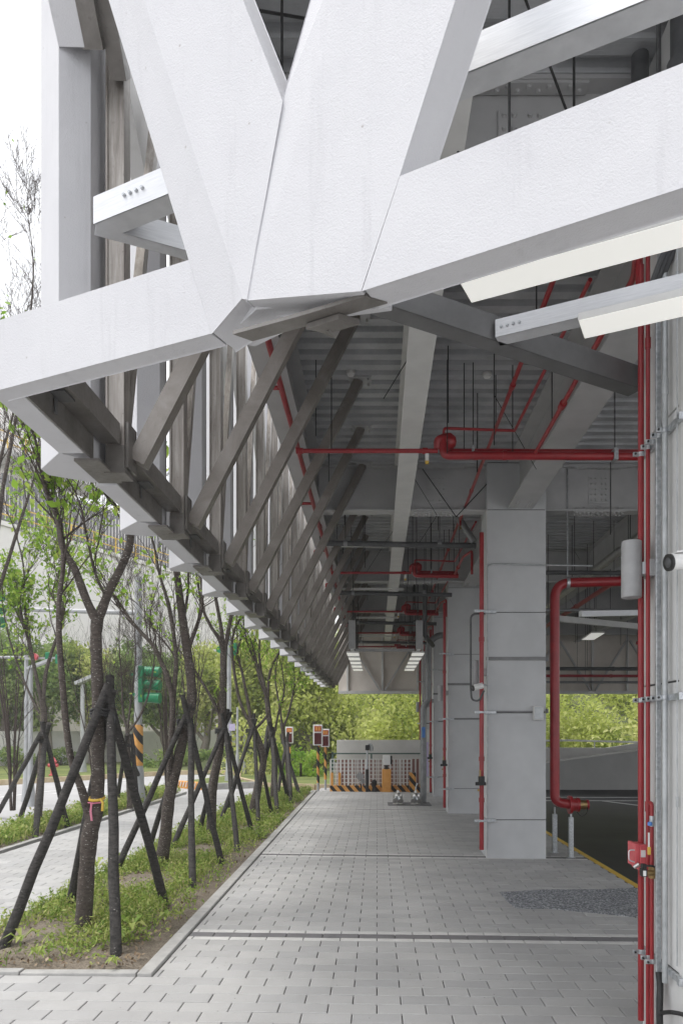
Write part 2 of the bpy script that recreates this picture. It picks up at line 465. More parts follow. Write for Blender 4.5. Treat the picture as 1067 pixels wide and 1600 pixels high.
def smooth_path(pts, n=4):
    P = [Vector(p) for p in pts]; out = []
    for i in range(len(P) - 1):
        a, b, c, d = P[max(i - 1, 0)], P[i], P[i + 1], P[min(i + 2, len(P) - 1)]
        for k in range(n):
            t_ = k / n
            out.append(0.5 * ((2 * b) + (c - a) * t_ + (2 * a - 5 * b + 4 * c - d) * t_ ** 2 + (3 * b - a - 3 * c + d) * t_ ** 3))
    out.append(P[-1]); return out
def thing(name, label, cat, loc=(0, 0, 0), group=None):
    o = bpy.data.objects.new(name, None)
    o.empty_display_size = 0.1
    COL.objects.link(o); o.location = loc
    o["label"] = label; o["category"] = cat
    if group: o["group"] = group
    return o
def tag(o, label, cat, group=None):
    o["label"] = label; o["category"] = cat
    if group: o["group"] = group
    return o
def children(o): return [c for c in bpy.data.objects if c.parent == o]
def copy_tree(o, parent=None):
    kids = children(o)
    c = o.copy(); COL.objects.link(c); c.parent = parent
    for k in kids: copy_tree(k, c)
    return c

def leaf_mesh(name, pos, size, mat, parent=None, tint=None, up=0.35, aspect=0.5, kind=None, fold=True):
    """leaf-sized faces: every leaf is a diamond of two folded triangles"""
    n = len(pos); pos = np.asarray(pos, dtype=np.float64)
    if parent is not None: pos = pos - np.array(world_loc(parent))
    d = rng.normal(size=(n, 3)); d[:, 2] -= 0.2
    d /= np.linalg.norm(d, axis=1)[:, None]
    nn = rng.normal(size=(n, 3)); nn[:, 2] += up * 3
    s = np.cross(d, nn); s /= np.linalg.norm(s, axis=1)[:, None] + 1e-9
    nrm = np.cross(s, d)
    L = (np.asarray(size) * (0.65 + 0.7 * rng.random(n)))[:, None]
    a = pos; b = pos + d * L * 0.5 + s * L * aspect * 0.5 + nrm * L * 0.08
    c = pos + d * L; e = pos + d * L * 0.5 - s * L * aspect * 0.5 + nrm * L * 0.08
    V = np.stack([a, b, c, e], 1).reshape(-1, 3)
    me = bpy.data.meshes.new(name)
    me.vertices.add(4 * n); me.vertices.foreach_set("co", V.ravel())
    me.loops.add(6 * n); me.polygons.add(2 * n)
    k = np.arange(n)[:, None] * 4
    idx = np.concatenate([k + 0, k + 1, k + 2, k + 0, k + 2, k + 3], 1).ravel()
    me.loops.foreach_set("vertex_index", idx.astype(np.int32))
    me.polygons.foreach_set("loop_start", (np.arange(2 * n) * 3).astype(np.int32))
    me.update(calc_edges=True)
    at_ = me.attributes.new("tint", 'FLOAT', 'FACE')
    t = rng.random(n) if tint is None else np.clip(tint, 0, 1)
    at_.data.foreach_set("value", np.repeat(t, 2).astype(np.float32))
    me.materials.append(mat)
    o = bpy.data.objects.new(name, me); COL.objects.link(o)
    if parent is not None: o.parent = parent
    if kind: o["kind"] = kind
    return o

# ================================================================== THE GROUND
def sheet(name, pts, mat, depth=0.25, z=None, kind='structure', label=None):
    m = MB()
    P = [Vector((p[0], p[1], p[2] if len(p) > 2 else z)) for p in pts]
    m.prism([p - Vector((0, 0, depth)) for p in P], (0, 0, depth))
    o = m.build(name, mat, kind=kind)
    return o
def kx(y): return -1.545 - (y - 5.0) * 0.0095                  # inner edge of the kerb beside the planting bed
Y_END = 20.35

sheet("ground", [(-105, -42), (85, -42), (85, 86), (-105, 86)], M['earth'], 0.3, -0.42)
far_kerb = [(-60, -14), (-20, 14), (-12.7, 24.3), (-8.4, 30.2), (-6.6, 30.6), (-5.6, 29.4), (-5.0, 26), (-3.6, 23.0), (-1.9, 22.4), (2.5, 22.4)]
road_poly = [(-60, -40), (2.9, -40), (2.9, 22.4)] + far_kerb[::-1][1:]
sheet("road", road_poly, M['asphalt_pale'], 0.2, -0.12)
sheet("forecourt", [(-30, -40), (30, -40), (30, -1.51), (-5.3, -1.51), (-5.3, 3.9), (-6.3, 3.9), (-30, -10)], mottled("pale_forecourt_paving", (0.54, 0.54, 0.545), (0.62, 0.62, 0.62), 1.2, 0.85), 0.2, 0.0)  # unseen pale paving, added to bounce light up under the white beams
sheet("forecourt", [(2.97, -1.505), (30, -1.505), (30, 3.2), (2.97, 3.2)], bpy.data.materials["pale_forecourt_paving"], 0.2, -0.045)
sheet("car_park_floor", [(2.97, 3.205), (30, 3.205), (30, 40), (2.97, 40)], M['carpark'], 0.2, -0.06)
sheet("grass_verge", [(-60, -13.9), (-20, 14.1), (-12.7, 24.4), (-8.4, 30.3), (-6.6, 30.7), (-5.5, 29.4), (-4.9, 26), (-3.5, 23.1), (-1.9, 22.5), (2.5, 22.5), (2.5, 34), (-6, 46), (-30, 60), (-90, 60)], M['grass_base'], 0.2, 0.01)
# kerb of the far side, painted yellowish
m = MB()
for a, b in zip(far_kerb[:-1], far_kerb[1:]):
    m.bar((a[0], a[1], -0.05), (b[0], b[1], -0.05), 0.16, 0.22)
m.build("far_kerb", mottled("ochre_painted_kerb", (0.42, 0.33, 0.20), (0.55, 0.46, 0.32), 5.0, 0.85), kind='structure')
# road markings
m = MB()
for i in range(18):
    a = Vector((-9.6 + 0.02 * i, 4 + i * 1.7, -0.116)); b = a + Vector((0.02, 0.85, 0))
    m.bar(a, b, 0.1, 0.004)
m.bar((-7.1, 2, -0.116), (-6.7, 21, -0.116), 0.1, 0.004)
m.bar((-12.2, 12, -0.116), (-9.3, 24.5, -0.116), 0.1, 0.004)
m.build("road_marking", M['marking'], kind='structure')
m = MB()
for (x0, y0, x1, y1) in ((4.3, 19.2, 9.5, 19.2), (5.7, 18.2, 6.3, 16.9), (3.6, 18.3, 9.0, 18.25), (4.6, 10.3, 4.9, 10.3), (7.5, 20.5, 12, 20.2)):
    m.bar((x0, y0, -0.058), (x1, y1, -0.058), 0.11, 0.004)
m.build("bay_marking", M['marking'], kind='structure')

# --- paved walk, with its pavers
walk = sheet("pavement", [(a, b, gz(a) - 0.012) for a, b in ((-5.25, -1.5), (2.88, -1.5), (2.88, Y_END), (kx(Y_END), Y_END), (kx(5), 4.99), (-5.25, 4.99))], M["bed"], 0.3)
PAVE_L, PAVE_W = 0.30, 0.15
pav = []                                                      # (x0, x1, y0, y1, kind)
bands = [6.02, 9.95, 15.85]
y = 1.35
row = 0
while y < Y_END - 0.15:
    hit = [b for b in bands if y <= b - 0.14 < y + PAVE_W]
    rows = [(y, PAVE_W, 'paver')]
    if hit:
        rows = [(y, 0.078, 'w'), (y + 0.078, 0.128, 'd'), (y + 0.206, 0.078, 'w')]
    for (yy, w, kind) in rows:
        xl = -5.2 if yy < 4.86 else kx(yy) + 0.006
        x = -6.0 + (0.15 if row % 2 else 0.0)
        while x < 2.88:
            a, b = max(x, xl), min(x + PAVE_L, 2.876)
            if b - a > 0.03: pav.append((a, b, yy, yy + w, kind))
            x += PAVE_L
        row += 1
    y = rows[-1][0] + rows[-1][1]
def paver_geom(w, d, hgt=0.06):
    g, c = 0.0032, 0.005                                      # open joints across, tighter ones along the rows
    gy = 0.002
    hx, hy = w / 2 - g, d / 2 - gy
    v = [(-hx, -hy, -hgt), (hx, -hy, -hgt), (hx, hy, -hgt), (-hx, hy, -hgt),
         (-hx, -hy, -c * 0.7), (hx, -hy, -c * 0.7), (hx, hy, -c * 0.7), (-hx, hy, -c * 0.7),
         (-hx + c, -hy + c * .8, 0), (hx - c, -hy + c * .8, 0), (hx - c, hy - c * .8, 0), (-hx + c, hy - c * .8, 0)]
    f = [(0, 1, 5, 4), (1, 2, 6, 5), (2, 3, 7, 6), (3, 0, 4, 7), (4, 5, 9, 8), (5, 6, 10, 9), (6, 7, 11, 10), (7, 4, 8, 11), (8, 9, 10, 11)]
    return v, f
def in_view(x, y):
    if y < 1.5: return False
    px, py = CX + FPX * x / y, CY + FPX * (H - gz(x)) / y
    return -30 < px < 1010 and py < 1625
cache = {}
def paver_object(name, a, b, y0, y1, mat, parent, dz):
    key = (round(b - a, 3), round(y1 - y0, 3), mat.name)
    if key not in cache:
        v, f = paver_geom(b - a, y1 - y0)
        me = bpy.data.meshes.new("paver"); me.from_pydata(v, [], f); me.materials.append(mat); cache[key] = me
    o = bpy.data.objects.new(name, cache[key]); COL.objects.link(o); o.parent = parent
    cx, cy = (a + b) / 2, (y0 + y1) / 2
    o.location = (cx, cy, gz(cx) + dz)
    o.rotation_euler = (random.uniform(-.004, .004), 0.012 + random.uniform(-.002, .002), random.uniform(-.004, .004))
    return o
vis = [p for p in pav if in_view((p[0] + p[1]) / 2, (p[2] + p[3]) / 2)]
vis.sort(key=lambda p: p[2])
single = set(vis[:300])
mass = {'paver': MB(), 'd': MB(), 'w': MB()}
tints = []
for p in pav:
    a, b, y0, y1, kind = p
    cx, cy = (a + b) / 2, (y0 + y1) / 2
    if p in single:
        paver_object({'paver': "paver", 'd': "dark_paver", 'w': "white_paver"}[kind], a, b, y0, y1, {'paver': M['paver'], 'd': M['paver_dark'], 'w': M['paver_white']}[kind], walk, random.uniform(-0.0012, 0.0012))
    else:
        v, f = paver_geom(b - a, y1 - y0)
        dz = random.uniform(-0.0014, 0.0014)
        mass[kind].add([(cx + q[0], cy + q[1], gz(cx + q[0]) + q[2] + dz) for q in v], f)
        if kind == 'paver': tints += [random.random()] * len(f)
o = mass['paver'].build("paver_field", M['paver_mass'], walk, kind='stuff')
o.data.attributes.new("tint", 'FLOAT', 'FACE').data.foreach_set("value", np.array(tints, dtype=np.float32))
mass['d'].build("dark_paver_band", M['paver_dark'], walk, kind='stuff')
mass['w'].build("white_paver_band", M['paver_white'], walk, kind='stuff')
# exposed aggregate patch, round manhole stain
pp = [atz(x, y, gz(1.8)) for x, y in ((781, 1396), (800, 1395), (850, 1391), (930, 1390), (1010, 1386), (1010, 1434), (940, 1428), (860, 1421), (806, 1421), (792, 1410))]
m = MB(); m.prism([(p.x, p.y, gz(p.x) - 0.004) for p in pp], (0, 0, 0.009)); m.build("aggregate_patch", M['aggregate'], walk)
# kerbs
bedk = bpy.data.objects.new("bed_kerb", None); COL.objects.link(bedk); bedk["kind"] = 'structure'
y = 4.95
while y < Y_END:
    y1 = min(y + 1.0, Y_END)
    mb = MB(); z0 = gz(-1.6)
    pts = [(kx(y) - 0.10, y + .003, 0), (kx(y), y + .003, 0), (kx(y1), y1 - .003, 0), (kx(y1) - 0.10, y1 - .003, 0)]
    mb.prism([(p[0], p[1], z0 - 0.2) for p in pts], (0, 0, 0.222)); mb.build("kerb_stone", M['kerb'], bedk, bevel=0.006)
    y = y1
x = kx(5) - 0.105
while x > -3.3:
    mb = MB(); mb.box((x - 0.797, 4.95, -0.2), (x - 0.003, 5.03, gz(x) + 0.024)); mb.build("kerb_stone", M['kerb'], bedk, bevel=0.006); x -= 0.8
for i in range(16):
    mb = MB(); mb.box((-3.29, 5.03 + i, -0.2), (-3.23, 6.024 + i, 0.035)); mb.build("kerb_stone", M['kerb'], bedk, bevel=0.004)
# yellow edge of the walk beside the car park
m = MB(); m.box((2.882, -1.5, -0.3), (2.96, Y_END, gz(2.88) - 0.004)); m.build("yellow_edge_kerb", M['yellow'], kind='structure', bevel=0.004)
# far strip between the walk and the fence
sheet("gate_apron", [(-1.72, Y_END + 0.005), (2.88, Y_END + 0.005), (2.88, 24.2), (-1.72, 22.3)], M['asphalt_pale'], 0.2, -0.05)

# --- second path beyond the bed
path = sheet("side_path", [(-5.25, 4.0), (-3.30, 4.0), (-3.30, 20.0), (-5.05, 20.0)], M['bed'], 0.3, 0.008)
mp, tl = MB(), []
ind = 0
y = 5.0; row = 0
while y < 19.9:
    x = -5.9 + (0.15 if row % 2 else 0)
    isb = any(abs(y - b) < 0.075 for b in (9.0, 14.5))
    while x < -3.3:
        a, b = max(x, -5.2 + 0.009 * (y - 5)), min(x + 0.3, -3.305)
        if b - a > 0.04:
            v, f = paver_geom(b - a, 0.15)
            mp.add([((a + b) / 2 + q[0], y + 0.075 + q[1], 0.02 + q[2]) for q in v], f)
            tl += [random.random() * (0.2 if isb else 1)] * len(f)
        x += 0.3
    y += 0.15; row += 1
o = mp.build("paver_field", M['paver_mass'], path, kind='stuff')
o.data.attributes.new("tint", 'FLOAT', 'FACE').data.foreach_set("value", np.array(tl, dtype=np.float32))
m = MB(); m.box((-5.36, 4.0, -0.3), (-5.26, 20, 0.03)); m.build("path_kerb", M['kerb'], kind='structure')

# --- planting beds: uneven soil
def soil_bed(name, x0, x1, y0, y1, top, slope=0.0095):
    nx, ny = 26, int((y1 - y0) * 12)
    xs = np.linspace(0, 1, nx); ys = np.linspace(y0, y1, ny)
    V = []
    for yy in ys:
        a, b = x0(yy), x1(yy)
        for t in xs:
            e = min(t, 1 - t, (yy - y0) * .8 + 0.02) * 3
            V.append((a + (b - a) * t, yy, top + 0.05 * min(e, 1) + random.uniform(-.014, .014) + 0.018 * math.sin(3.1 * yy + 5 * t)))
    F = [(j * nx + i, j * nx + i + 1, (j + 1) * nx + i + 1, (j + 1) * nx + i) for j in range(ny - 1) for i in range(nx - 1)]
    mb = MB(); mb.add(V, F); mb.smooth = True
    return mb.build(name, M['soil'], kind='structure')
soil_bed("planting_bed", lambda y: -3.23, lambda y: kx(y) - 0.10, 5.03, 20.3, 0.0)
soil_bed("planting_bed", lambda y: -6.35, lambda y: -5.36, 4.0, 20.0, -0.01)

# ================================================================== THE BUILDING
bld = thing("parking_building", "white stucco lattice fronted parking structure with steel deck ceiling over a paved walk", "building", (0, 10, 0))
DECK, SOFF = 5.35, 4.72
# corrugated deck: ribs run across the walk
mb = MB(); prof = []
y = 1.2
while y < 24.4:
    prof += [(y, 0.0), (y + 0.10, 0.0), (y + 0.118, 0.062), (y + 0.182, 0.062)]; y += 0.20
def deck_x0(y): return max(-1.02, (2.30 - FN.y * y) / FN.x)
V = []
for (yy, dz) in prof:
    V += [(deck_x0(yy), yy, DECK + dz), (3.5, yy, DECK + dz), (14, yy, DECK + dz)]
F = []
for i in range(len(prof) - 1):
    for j in range(2): F.append((i * 3 + j, i * 3 + j + 1, (i + 1) * 3 + j + 1, (i + 1) * 3 + j))
mb.add(V, F); mb.build("ceiling_deck", M['deck'], bld)
# unseen slab added on the deck to block sky and sun
sl = [(deck_x0(1.2), 1.2), (14, 1.2), (14, 24.5), (-1.02, 24.5), (-1.02, (2.30 + FN.x * 1.02) / FN.y)]
mb = MB(); mb.prism([(a, b, DECK + 0.075) for a, b in sl], (0, 0, 0.2)); mb.build("floor_slab", M['concrete'], bld)

CROSS = [4.12, 9.98, 14.65, 18.35, 22.6]
def bolts(pts, nrm, r=0.016, h=0.016):
    m = MB()
    for p in pts: m.tube([Vector(p), Vector(p) + Vector(nrm) * h], [r, r * 0.75], 6)
    m.smooth = False
    return m
for i, cy in enumerate(CROSS):
    mb = MB()
    mb.box((-0.80, cy - 0.012, SOFF + 0.022), (14, cy + 0.012, DECK - 0.024))
    mb.box((-0.80, cy - 0.10, SOFF), (14, cy + 0.10, SOFF + 0.022))
    mb.box((-0.80, cy - 0.11, DECK - 0.024), (14, cy + 0.11, DECK - 0.002))
    beam = mb.build("cross_beam", M['grey_steel'], bld)
    for xc in (0.82, 3.05):
        mb = MB(); mb.box((xc - 0.135, cy - 0.026, SOFF + 0.12), (xc + 0.135, cy - 0.0125, DECK - 0.13)); mb.box((xc - 0.36, cy - 0.095, SOFF - 0.014), (xc + 0.36, cy + 0.095, SOFF - 0.001))
        mb.box((xc - 0.36, cy - 0.10, DECK - 0.04), (xc + 0.36, cy - 0.02, DECK - 0.025))
        sp = mb.build("splice_plate", M['grey_steel'], beam)
        pts = [(xc + dx, cy - 0.026, SOFF + 0.17 + 0.075 * k) for dx in (-0.10, -0.045, 0.045, 0.10) for k in range(5)]
        b = bolts(pts, (0, -1, 0))
        b2 = bolts([(xc - 0.32 + 0.058 * k, cy - 0.075 + (0.03 if k % 2 else 0), SOFF - 0.014) for k in range(12)] + [(xc - 0.32 + 0.058 * k, cy + 0.05 + (0.03 if k % 2 else 0), SOFF - 0.014) for k in range(12)], (0, 0, -1), 0.018, 0.02)
        b3 = bolts([(xc - 0.32 + 0.058 * k, cy - 0.075 + (0.022 if k % 2 else 0), SOFF + 0.022) for k in range(12)], (0, 0, 1), 0.015, 0.03)
        b4 = bolts([(xc - 0.32 + 0.058 * k, cy - 0.08 + (0.03 if k % 2 else 0), DECK - 0.04) for k in range(12)], (0, 0, -1), 0.015, 0.014)
        for q in (b2, b3, b4): b.add(q.v, q.f)
        b.build("bolt_group", M['grey_steel'], beam, kind='stuff')
# beams that run along the walk
def long_beam(xc, w, y0, y1, mat, name):
    z = SOFF - 0.012
    mb = MB()
    mb.box((xc - w / 2, y0, z), (xc + w / 2, y1, z + 0.02))
    mb.box((xc - 0.008, y0, z + 0.02), (xc + 0.008, y1, DECK - 0.02))
    mb.box((xc - w / 2, y0, DECK - 0.02), (xc + w / 2, y1, DECK - 0.003))
    return mb.build(name, mat, bld)
long_beam(0.345, 0.215, 2.2, 24.3, M['trim'], "long_beam")
segs = [(2.6, 3.45), (4.08, 9.75), (10.32, 15.0), (15.6, 18.9), (19.5, 23.6)]
for (a, b) in segs:
    g = long_beam(1.93, 0.34, a, b, M['grey_steel'], "girder")
    for yy in (a + 0.22, b - 0.22):
        q = bolts([(1.93 + dx, yy + dy, SOFF - 0.012) for dx in (-0.11, -0.07, 0.07, 0.11) for dy in (-0.14, -0.07, 0, 0.07, 0.14)], (0, 0, -1), 0.013, 0.014)
        q.build("bolt_group", M['grey_steel'], g, kind='stuff')
for xc in (4.3, 6.7, 9.1): long_beam(xc, 0.2, 2.2, 24.3, M['grey_steel'], "long_beam")
long_beam(-0.88, 0.26, 3.05, 24.3, M['grey_steel'], "edge_beam")

# columns clad in board: stacked panels with dark joints between them
COLS = [3.50, 9.78, 15.10, 19.0, 23.6]
cols = []
for i, cy in enumerate(COLS):
    cx0, cx1, d = 1.487, 2.285, 0.55
    z0 = gz(1.9) - 0.05
    mb = MB(); mb.box((cx0 + 0.012, cy + 0.012, z0), (cx1 - 0.012, cy + d - 0.012, SOFF + (0.64 if i == 0 else 0.62)))
    col = mb.build("column", M['joint'], bld); cols.append(col)
    zs = [z0, 0.50, 1.95, 3.31, SOFF - 0.02, DECK - 0.01]
    for a, b in zip(zs[:-1], zs[1:]):
        mb = MB(); mb.box((cx0, cy, a + 0.005), (cx1, cy + d, b - 0.005)); mb.build("cladding_panel", M['trim' if i == 0 else 'fireproof'], col, bevel=0.004)
    mb = MB(); mb.box((cx0 - 0.006, cy - 0.003, z0), (cx0 - 0.0005, cy + 0.045, SOFF - 0.03)); mb.build("corner_bead", M['trim'], col)
    if i > 0:
        for zz in (2.66, 1.955):
            mb = MB(); mb.box((cx0 - 0.012, cy - 0.02, zz), (cx1 + 0.012, cy - 0.001, zz + (0.045 if zz > 2 else 0.022)))
            mb.box((cx1 + 0.001, cy - 0.02, zz - .01), (cx1 + 0.03, cy + 0.05, zz + 0.05))
            mb.build("cable_strap", M['alu_dark'], col)
# far row of columns inside the car park
for cy in (9.78, 19.0):
    mb = MB(); mb.box((10.0, cy, -0.06), (10.8, cy + 0.6, SOFF)); mb.build("column", M['fireproof'], bld)

# ------------------------------------------------------------------ front facade: faceted lattice members
def faceted(name, outline, back, facets, mat, parent, gap_label=None):
    """outline: photo points with their own distance behind the facade; facets: index lists of the visible faces; closed at the back"""
    P = [atf(x, y, c) for x, y, c in outline]
    back = back if hasattr(back, '__len__') else [back] * len(P)
    Bk = [p + FN * (k - o[2]) for p, o, k in zip(P, outline, back)]
    n = len(P); mb = MB()
    f = [tuple(q) for q in facets] + [tuple(range(2 * n - 1, n - 1, -1))] + [(i, (i + 1) % n, n + (i + 1) % n, n + i) for i in range(n)]
    mb.add(P + Bk, f)
    return mb.build(name, mat, parent, bevel=0.004)
C0 = 1.94
FA = bld
faceted("lattice_strut", [(79, -300, 1.985), (125, -300, C0), (260, -300, C0), (440, 158, C0), (385, 466, C0), (379, 467, C0), (331, 519, 1.985)], 2.12, [(0, 1, 5, 6), (1, 2, 3, 4, 5)], M['stucco'], FA)
faceted("lattice_strut", [(569, -300, 1.99), (622.6, -300, C0), (804, -300, C0), (621.5, 277, C0), (563, 452.5, C0), (386.5, 470, C0), (441, 159, 1.948)], [2.12, 2.12, 2.12, 2.115, 2.04, 2.04, 2.10], [(0, 1, 6), (1, 5, 6), (1, 2, 3, 4, 5)], M['stucco'], FA)
faceted("bottom_beam", [(299, 406, 1.988), (0, 501, 1.988), (-16, 506, 1.988), (-16, 611.5, 1.988), (328, 519.5, 1.988)], 2.075, [(0, 1, 2, 3, 4)], M['stucco'], FA)
faceted("bottom_beam", [(626, 276, C0), (1067, 100, C0), (2600, -510, C0), (2600, -204.6, C0), (1067, 290, C0), (568, 451.5, C0)], 2.045, [(0, 1, 2, 3, 4, 5)], M['stucco'], FA)
faceted("lattice_strut", [(1500, -70, C0 + .002), (1720, -160, C0 + .002), (1400, -600, C0 + .002), (1180, -600, C0 + .002)], 2.10, [(0, 1, 2, 3)], M['stucco'], FA)
for q in ([(297, 405), (300.5, 405), (331, 521), (327.5, 521)], [(620, 276), (626.5, 276), (569, 453), (562, 453)], [(384, 462), (390, 462), (399, 396), (395, 396)]):
    mb = MB(); mb.prism([atf(x, y, 2.0) for x, y in q], FN * 0.02); mb.build("joint_filler", M['joint'], FA)
# bottom filler behind the node and the steel plates under it
mb = MB(); q = [atz(x, y, 3.085) for x, y in ((333, 520), (386, 470), (565, 454), (603, 473), (466, 491), (386, 531))]
mb.prism([p + FN * 0.05 for p in q], (0, 0, 0.10)); mb.build("node_block", M['stucco'], FA, bevel=0.003)
mb = MB(); q = [atz(x, y, 3.02) for x, y in ((363.6, 522), (470, 493), (570, 463), (605, 474), (394.5, 533))]
mb.prism(q, (0, 0, 0.012)); mb.build("steel_plate", M['chord'], FA)
mb = MB(); q = [atz(x, y, 3.0) for x, y in ((478, 514), (529, 498), (562, 507), (511, 521))]
mb.prism(q, (0, 0, 0.018)); mb.build("steel_plate", M['chord'], FA)
mb = MB(); mb.bar(atz(500, 508, 3.02) + Vector((0, 0.03, 0)), atz(552, 494, 3.02) + Vector((0, 0.03, 0.2)), 0.05, 0.1); mb.build("steel_stub", M['chord'], FA)

# ------------------------------------------------------------------ long facade beside the trees
S, Y0, NK = 1.18, 3.81, 17
ZB = 3.09
def poly_z(pts, z): return [(a, b, z) for a, b in pts]
for k in range(-0, NK):
    dy = S * k
    # white fin with its nose
    L, N, Rr = (-1.785, 3.84 + dy), (-1.594, 3.62 + dy), (-1.472, 3.72 + dy)
    mb = MB(); foot = [L, N, Rr, (-1.472, (3.88 if k else 4.02) + dy), (-1.588, 3.99 + dy + (0 if k else 0.06)), (-1.785, 3.93 + dy)]
    mb.prism(poly_z(foot, ZB + 0.003), (0, 0, 6.2)); mb.build("lattice_fin", M['stucco'], bld, bevel=0.003)
    # chord length between two fins
    a, b = (3.0 if k == 0 else 4.085 - S + dy), 3.655 + dy
    mb = MB(); mb.box((-1.588, a, ZB), (-1.463, b - 0.04, ZB + 0.22)); mb.build("bottom_beam", M['stucco'], bld, bevel=0.003)
    # slanted white member above
    if k > 0:
        mb = MB(); mb.bar((-1.52, 3.74 + dy, 5.15), (-1.52, 3.95 + dy - S, 6.0), 0.10, 0.30, (0, 0, 1)); mb.build("lattice_strut", M['stucco_dull'], bld, bevel=0.003)
    # brown steel behind
    ya, yb = (3.0 if k == 0 else Y0 + dy - S + 0.10), Y0 + dy - 0.005
    mb = MB()
    mb.box((-1.460, ya, 3.092), (-1.452, yb - 0.10, 3.216))
    mb.box((-1.452, ya, 3.216), (-1.362, yb, 3.226))
    mb.box((-1.362, ya, 3.212), (-1.352, yb, 3.322))
    mb.box((-1.452, ya, 3.226), (-1.362, yb, 3.30))
    mb.build("chord_channel", M['chord'], bld)
    mb = MB(); mb.box((-1.430, Y0 + dy, 3.085), (-1.332, Y0 + dy + 0.10, 3.21)); br = mb.build("node_bracket", M['chord'], bld)
    mb = MB(); mb.box((-1.53, 3.65 + dy, 3.066), (-1.40, 3.98 + dy, 3.080)); mb.box((-1.435, Y0 + dy - 0.004, 3.062), (-1.325, Y0 + dy + 0.13, 3.084)); mb.build("node_plate", M['chord'], br)
    mb = MB(); mb.box((-1.448, Y0 + dy - S * 0.48, 3.13), (-1.440, Y0 + dy - S * 0.48 + 0.02, 3.20)); mb.box((-1.449, Y0 + dy - S * 0.48 - .05, 3.205), (-1.38, Y0 + dy - S * 0.48 + 0.06, 3.214)); mb.build("chord_clip", M['alu_dark'], br)
    # post: web and two flanges
    p0 = Y0 + dy
    mb = MB(); mb.box((-1.430, p0, 3.21), (-1.420, p0 + 0.10, 9.2)); mb.box((-1.344, p0, 3.21), (-1.334, p0 + 0.10, 9.2)); mb.box((-1.420, p0 + 0.012, 3.21), (-1.344, p0 + 0.024, 9.2))
    mb.build("steel_post", M['brown_post'], bld)
    mb = MB(); mb.bar((-1.375, p0 + 0.10, 3.22), (-1.375, p0 + S - 0.02, 7.4), 0.06, 0.05, (1, 0, 0)); mb.build("steel_diagonal", M['brown_post'], bld)
    # inner brace up to the deck
    yb = Y0 + dy + 0.13
    mb = MB(); mb.bar((-1.300, yb, 3.16), (-0.19, yb + 0.02, DECK - 0.02), 0.09, 0.095, (0, 0, 1)); brc = mb.build("inner_brace", M['brown'], bld)
    mb = MB(); mb.box((-0.30, yb - 0.07, DECK - 0.016), (-0.06, yb + 0.09, DECK - 0.002)); 
    for dx in (-0.27, -0.09):
        for ddy in (-0.05, 0.07): mb.tube([(dx, yb + ddy, DECK - 0.045), (dx, yb + ddy, DECK - 0.016)], 0.012, 6)
    mb.build("base_plate", M['grey_steel'], brc)
    mb = MB(); mb.box((-1.331, yb - 0.11, 3.10), (-1.316, yb + 0.02, 3.34)); mb.build("gusset_plate", M['chord'], brc)
# first bay: steel head and slanted head member at the corner
mb = MB(); mb.bar((-1.53, 3.70, 5.22), (-1.50, 2.75, 6.05), 0.13, 0.25, (0, 0, 1)); mb.build("lattice_strut", M['stucco'], bld, bevel=0.003)
head = MB(); head.bar((-1.425, 3.66, 5.16), (-1.40, 2.75, 5.95), 0.10, 0.10, (0, 0, 1)); ho = head.build("steel_head", M['chord'], bld)
mb = MB(); mb.bar((-1.345, 3.80, 5.13), (-1.30, 2.9, 5.93), 0.08, 0.12, (0, 0, 1)); mb.bar((-1.36, 3.1, 5.7), (-0.9, 2.9, 5.85), 0.08, 0.12); mb.build("steel_arm", M['chord'], ho)
# edge windows of the level above and bright sill blocks seen between the posts
mb = MB(); mb.box((-1.10, 3.2, 5.36), (-1.04, 24.4, 5.66)); mb.build("slab_edge", M['trim'], bld)

# aluminium carrier channels behind the front lattice
def channel(name, p, q, w, h, mat, parent, label=None):
    p, q = Vector(p), Vector(q)
    d = (q - p); d.z = 0; d.normalize(); s = Vector((d.y, -d.x, 0))
    mb = MB(); t = 0.006
    mb.bar(p + Vector((0, 0, h / 2)), q + Vector((0, 0, h / 2)), t, h)
    mb.bar(p - s * 0.0 + Vector((0, 0, t / 2)) - s * (-w / 2) * 0 + (s * -1) * (w / 2), q + Vector((0, 0, t / 2)) + (s * -1) * (w / 2), w, t)
    mb.bar(p + Vector((0, 0, h - t / 2)) + (s * -1) * (w / 2), q + Vector((0, 0, h - t / 2)) + (s * -1) * (w / 2), w, t)
    return mb.build(name, mat, parent, label=label)
c_up = Vector((-1.30, 3.32, 4.03))
e_up = c_up + FD * 5.2
ch = channel("carrier_channel", c_up, e_up, 0.10, 0.125, M['alu'], bld)
bolts([c_up + FD * (0.19 + 0.035 * i) + Vector((0, 0, 0.07)) - FN * 0.004 for i in range(4)], -FN, 0.009, 0.01).build("bolt_group", M['galv'], ch, kind='stuff')
channel("carrier_channel", c_up + FN * 0.012 + Vector((0, 0, .001)), c_up + FN * 0.012 + Vector((1.5, 0.70, 0.001)), 0.07, 0.11, M['alu'], bld)
ZL = 3.63
dn, de = atz(596, 473, ZL), atz(1003, 608, ZL)
ch2 = channel("carrier_channel", dn, de, 0.10, 0.125, M['alu_dark'], bld)
c_lo = atz(774, 527, ZL)
ch3 = channel("carrier_channel", c_lo, c_lo + FD * 4.0, 0.085, 0.086, M['alu'], bld)
bolts([c_lo + FD * (0.03 + 0.03 * i) + Vector((0, 0, 0.045)) - FN * 0.004 for i in range(4)], -FN, 0.008, 0.008).build("bolt_group", M['galv'], ch3, kind='stuff')
dd = (de - dn).normalized(); sd = Vector((-dd.y, dd.x, 0))
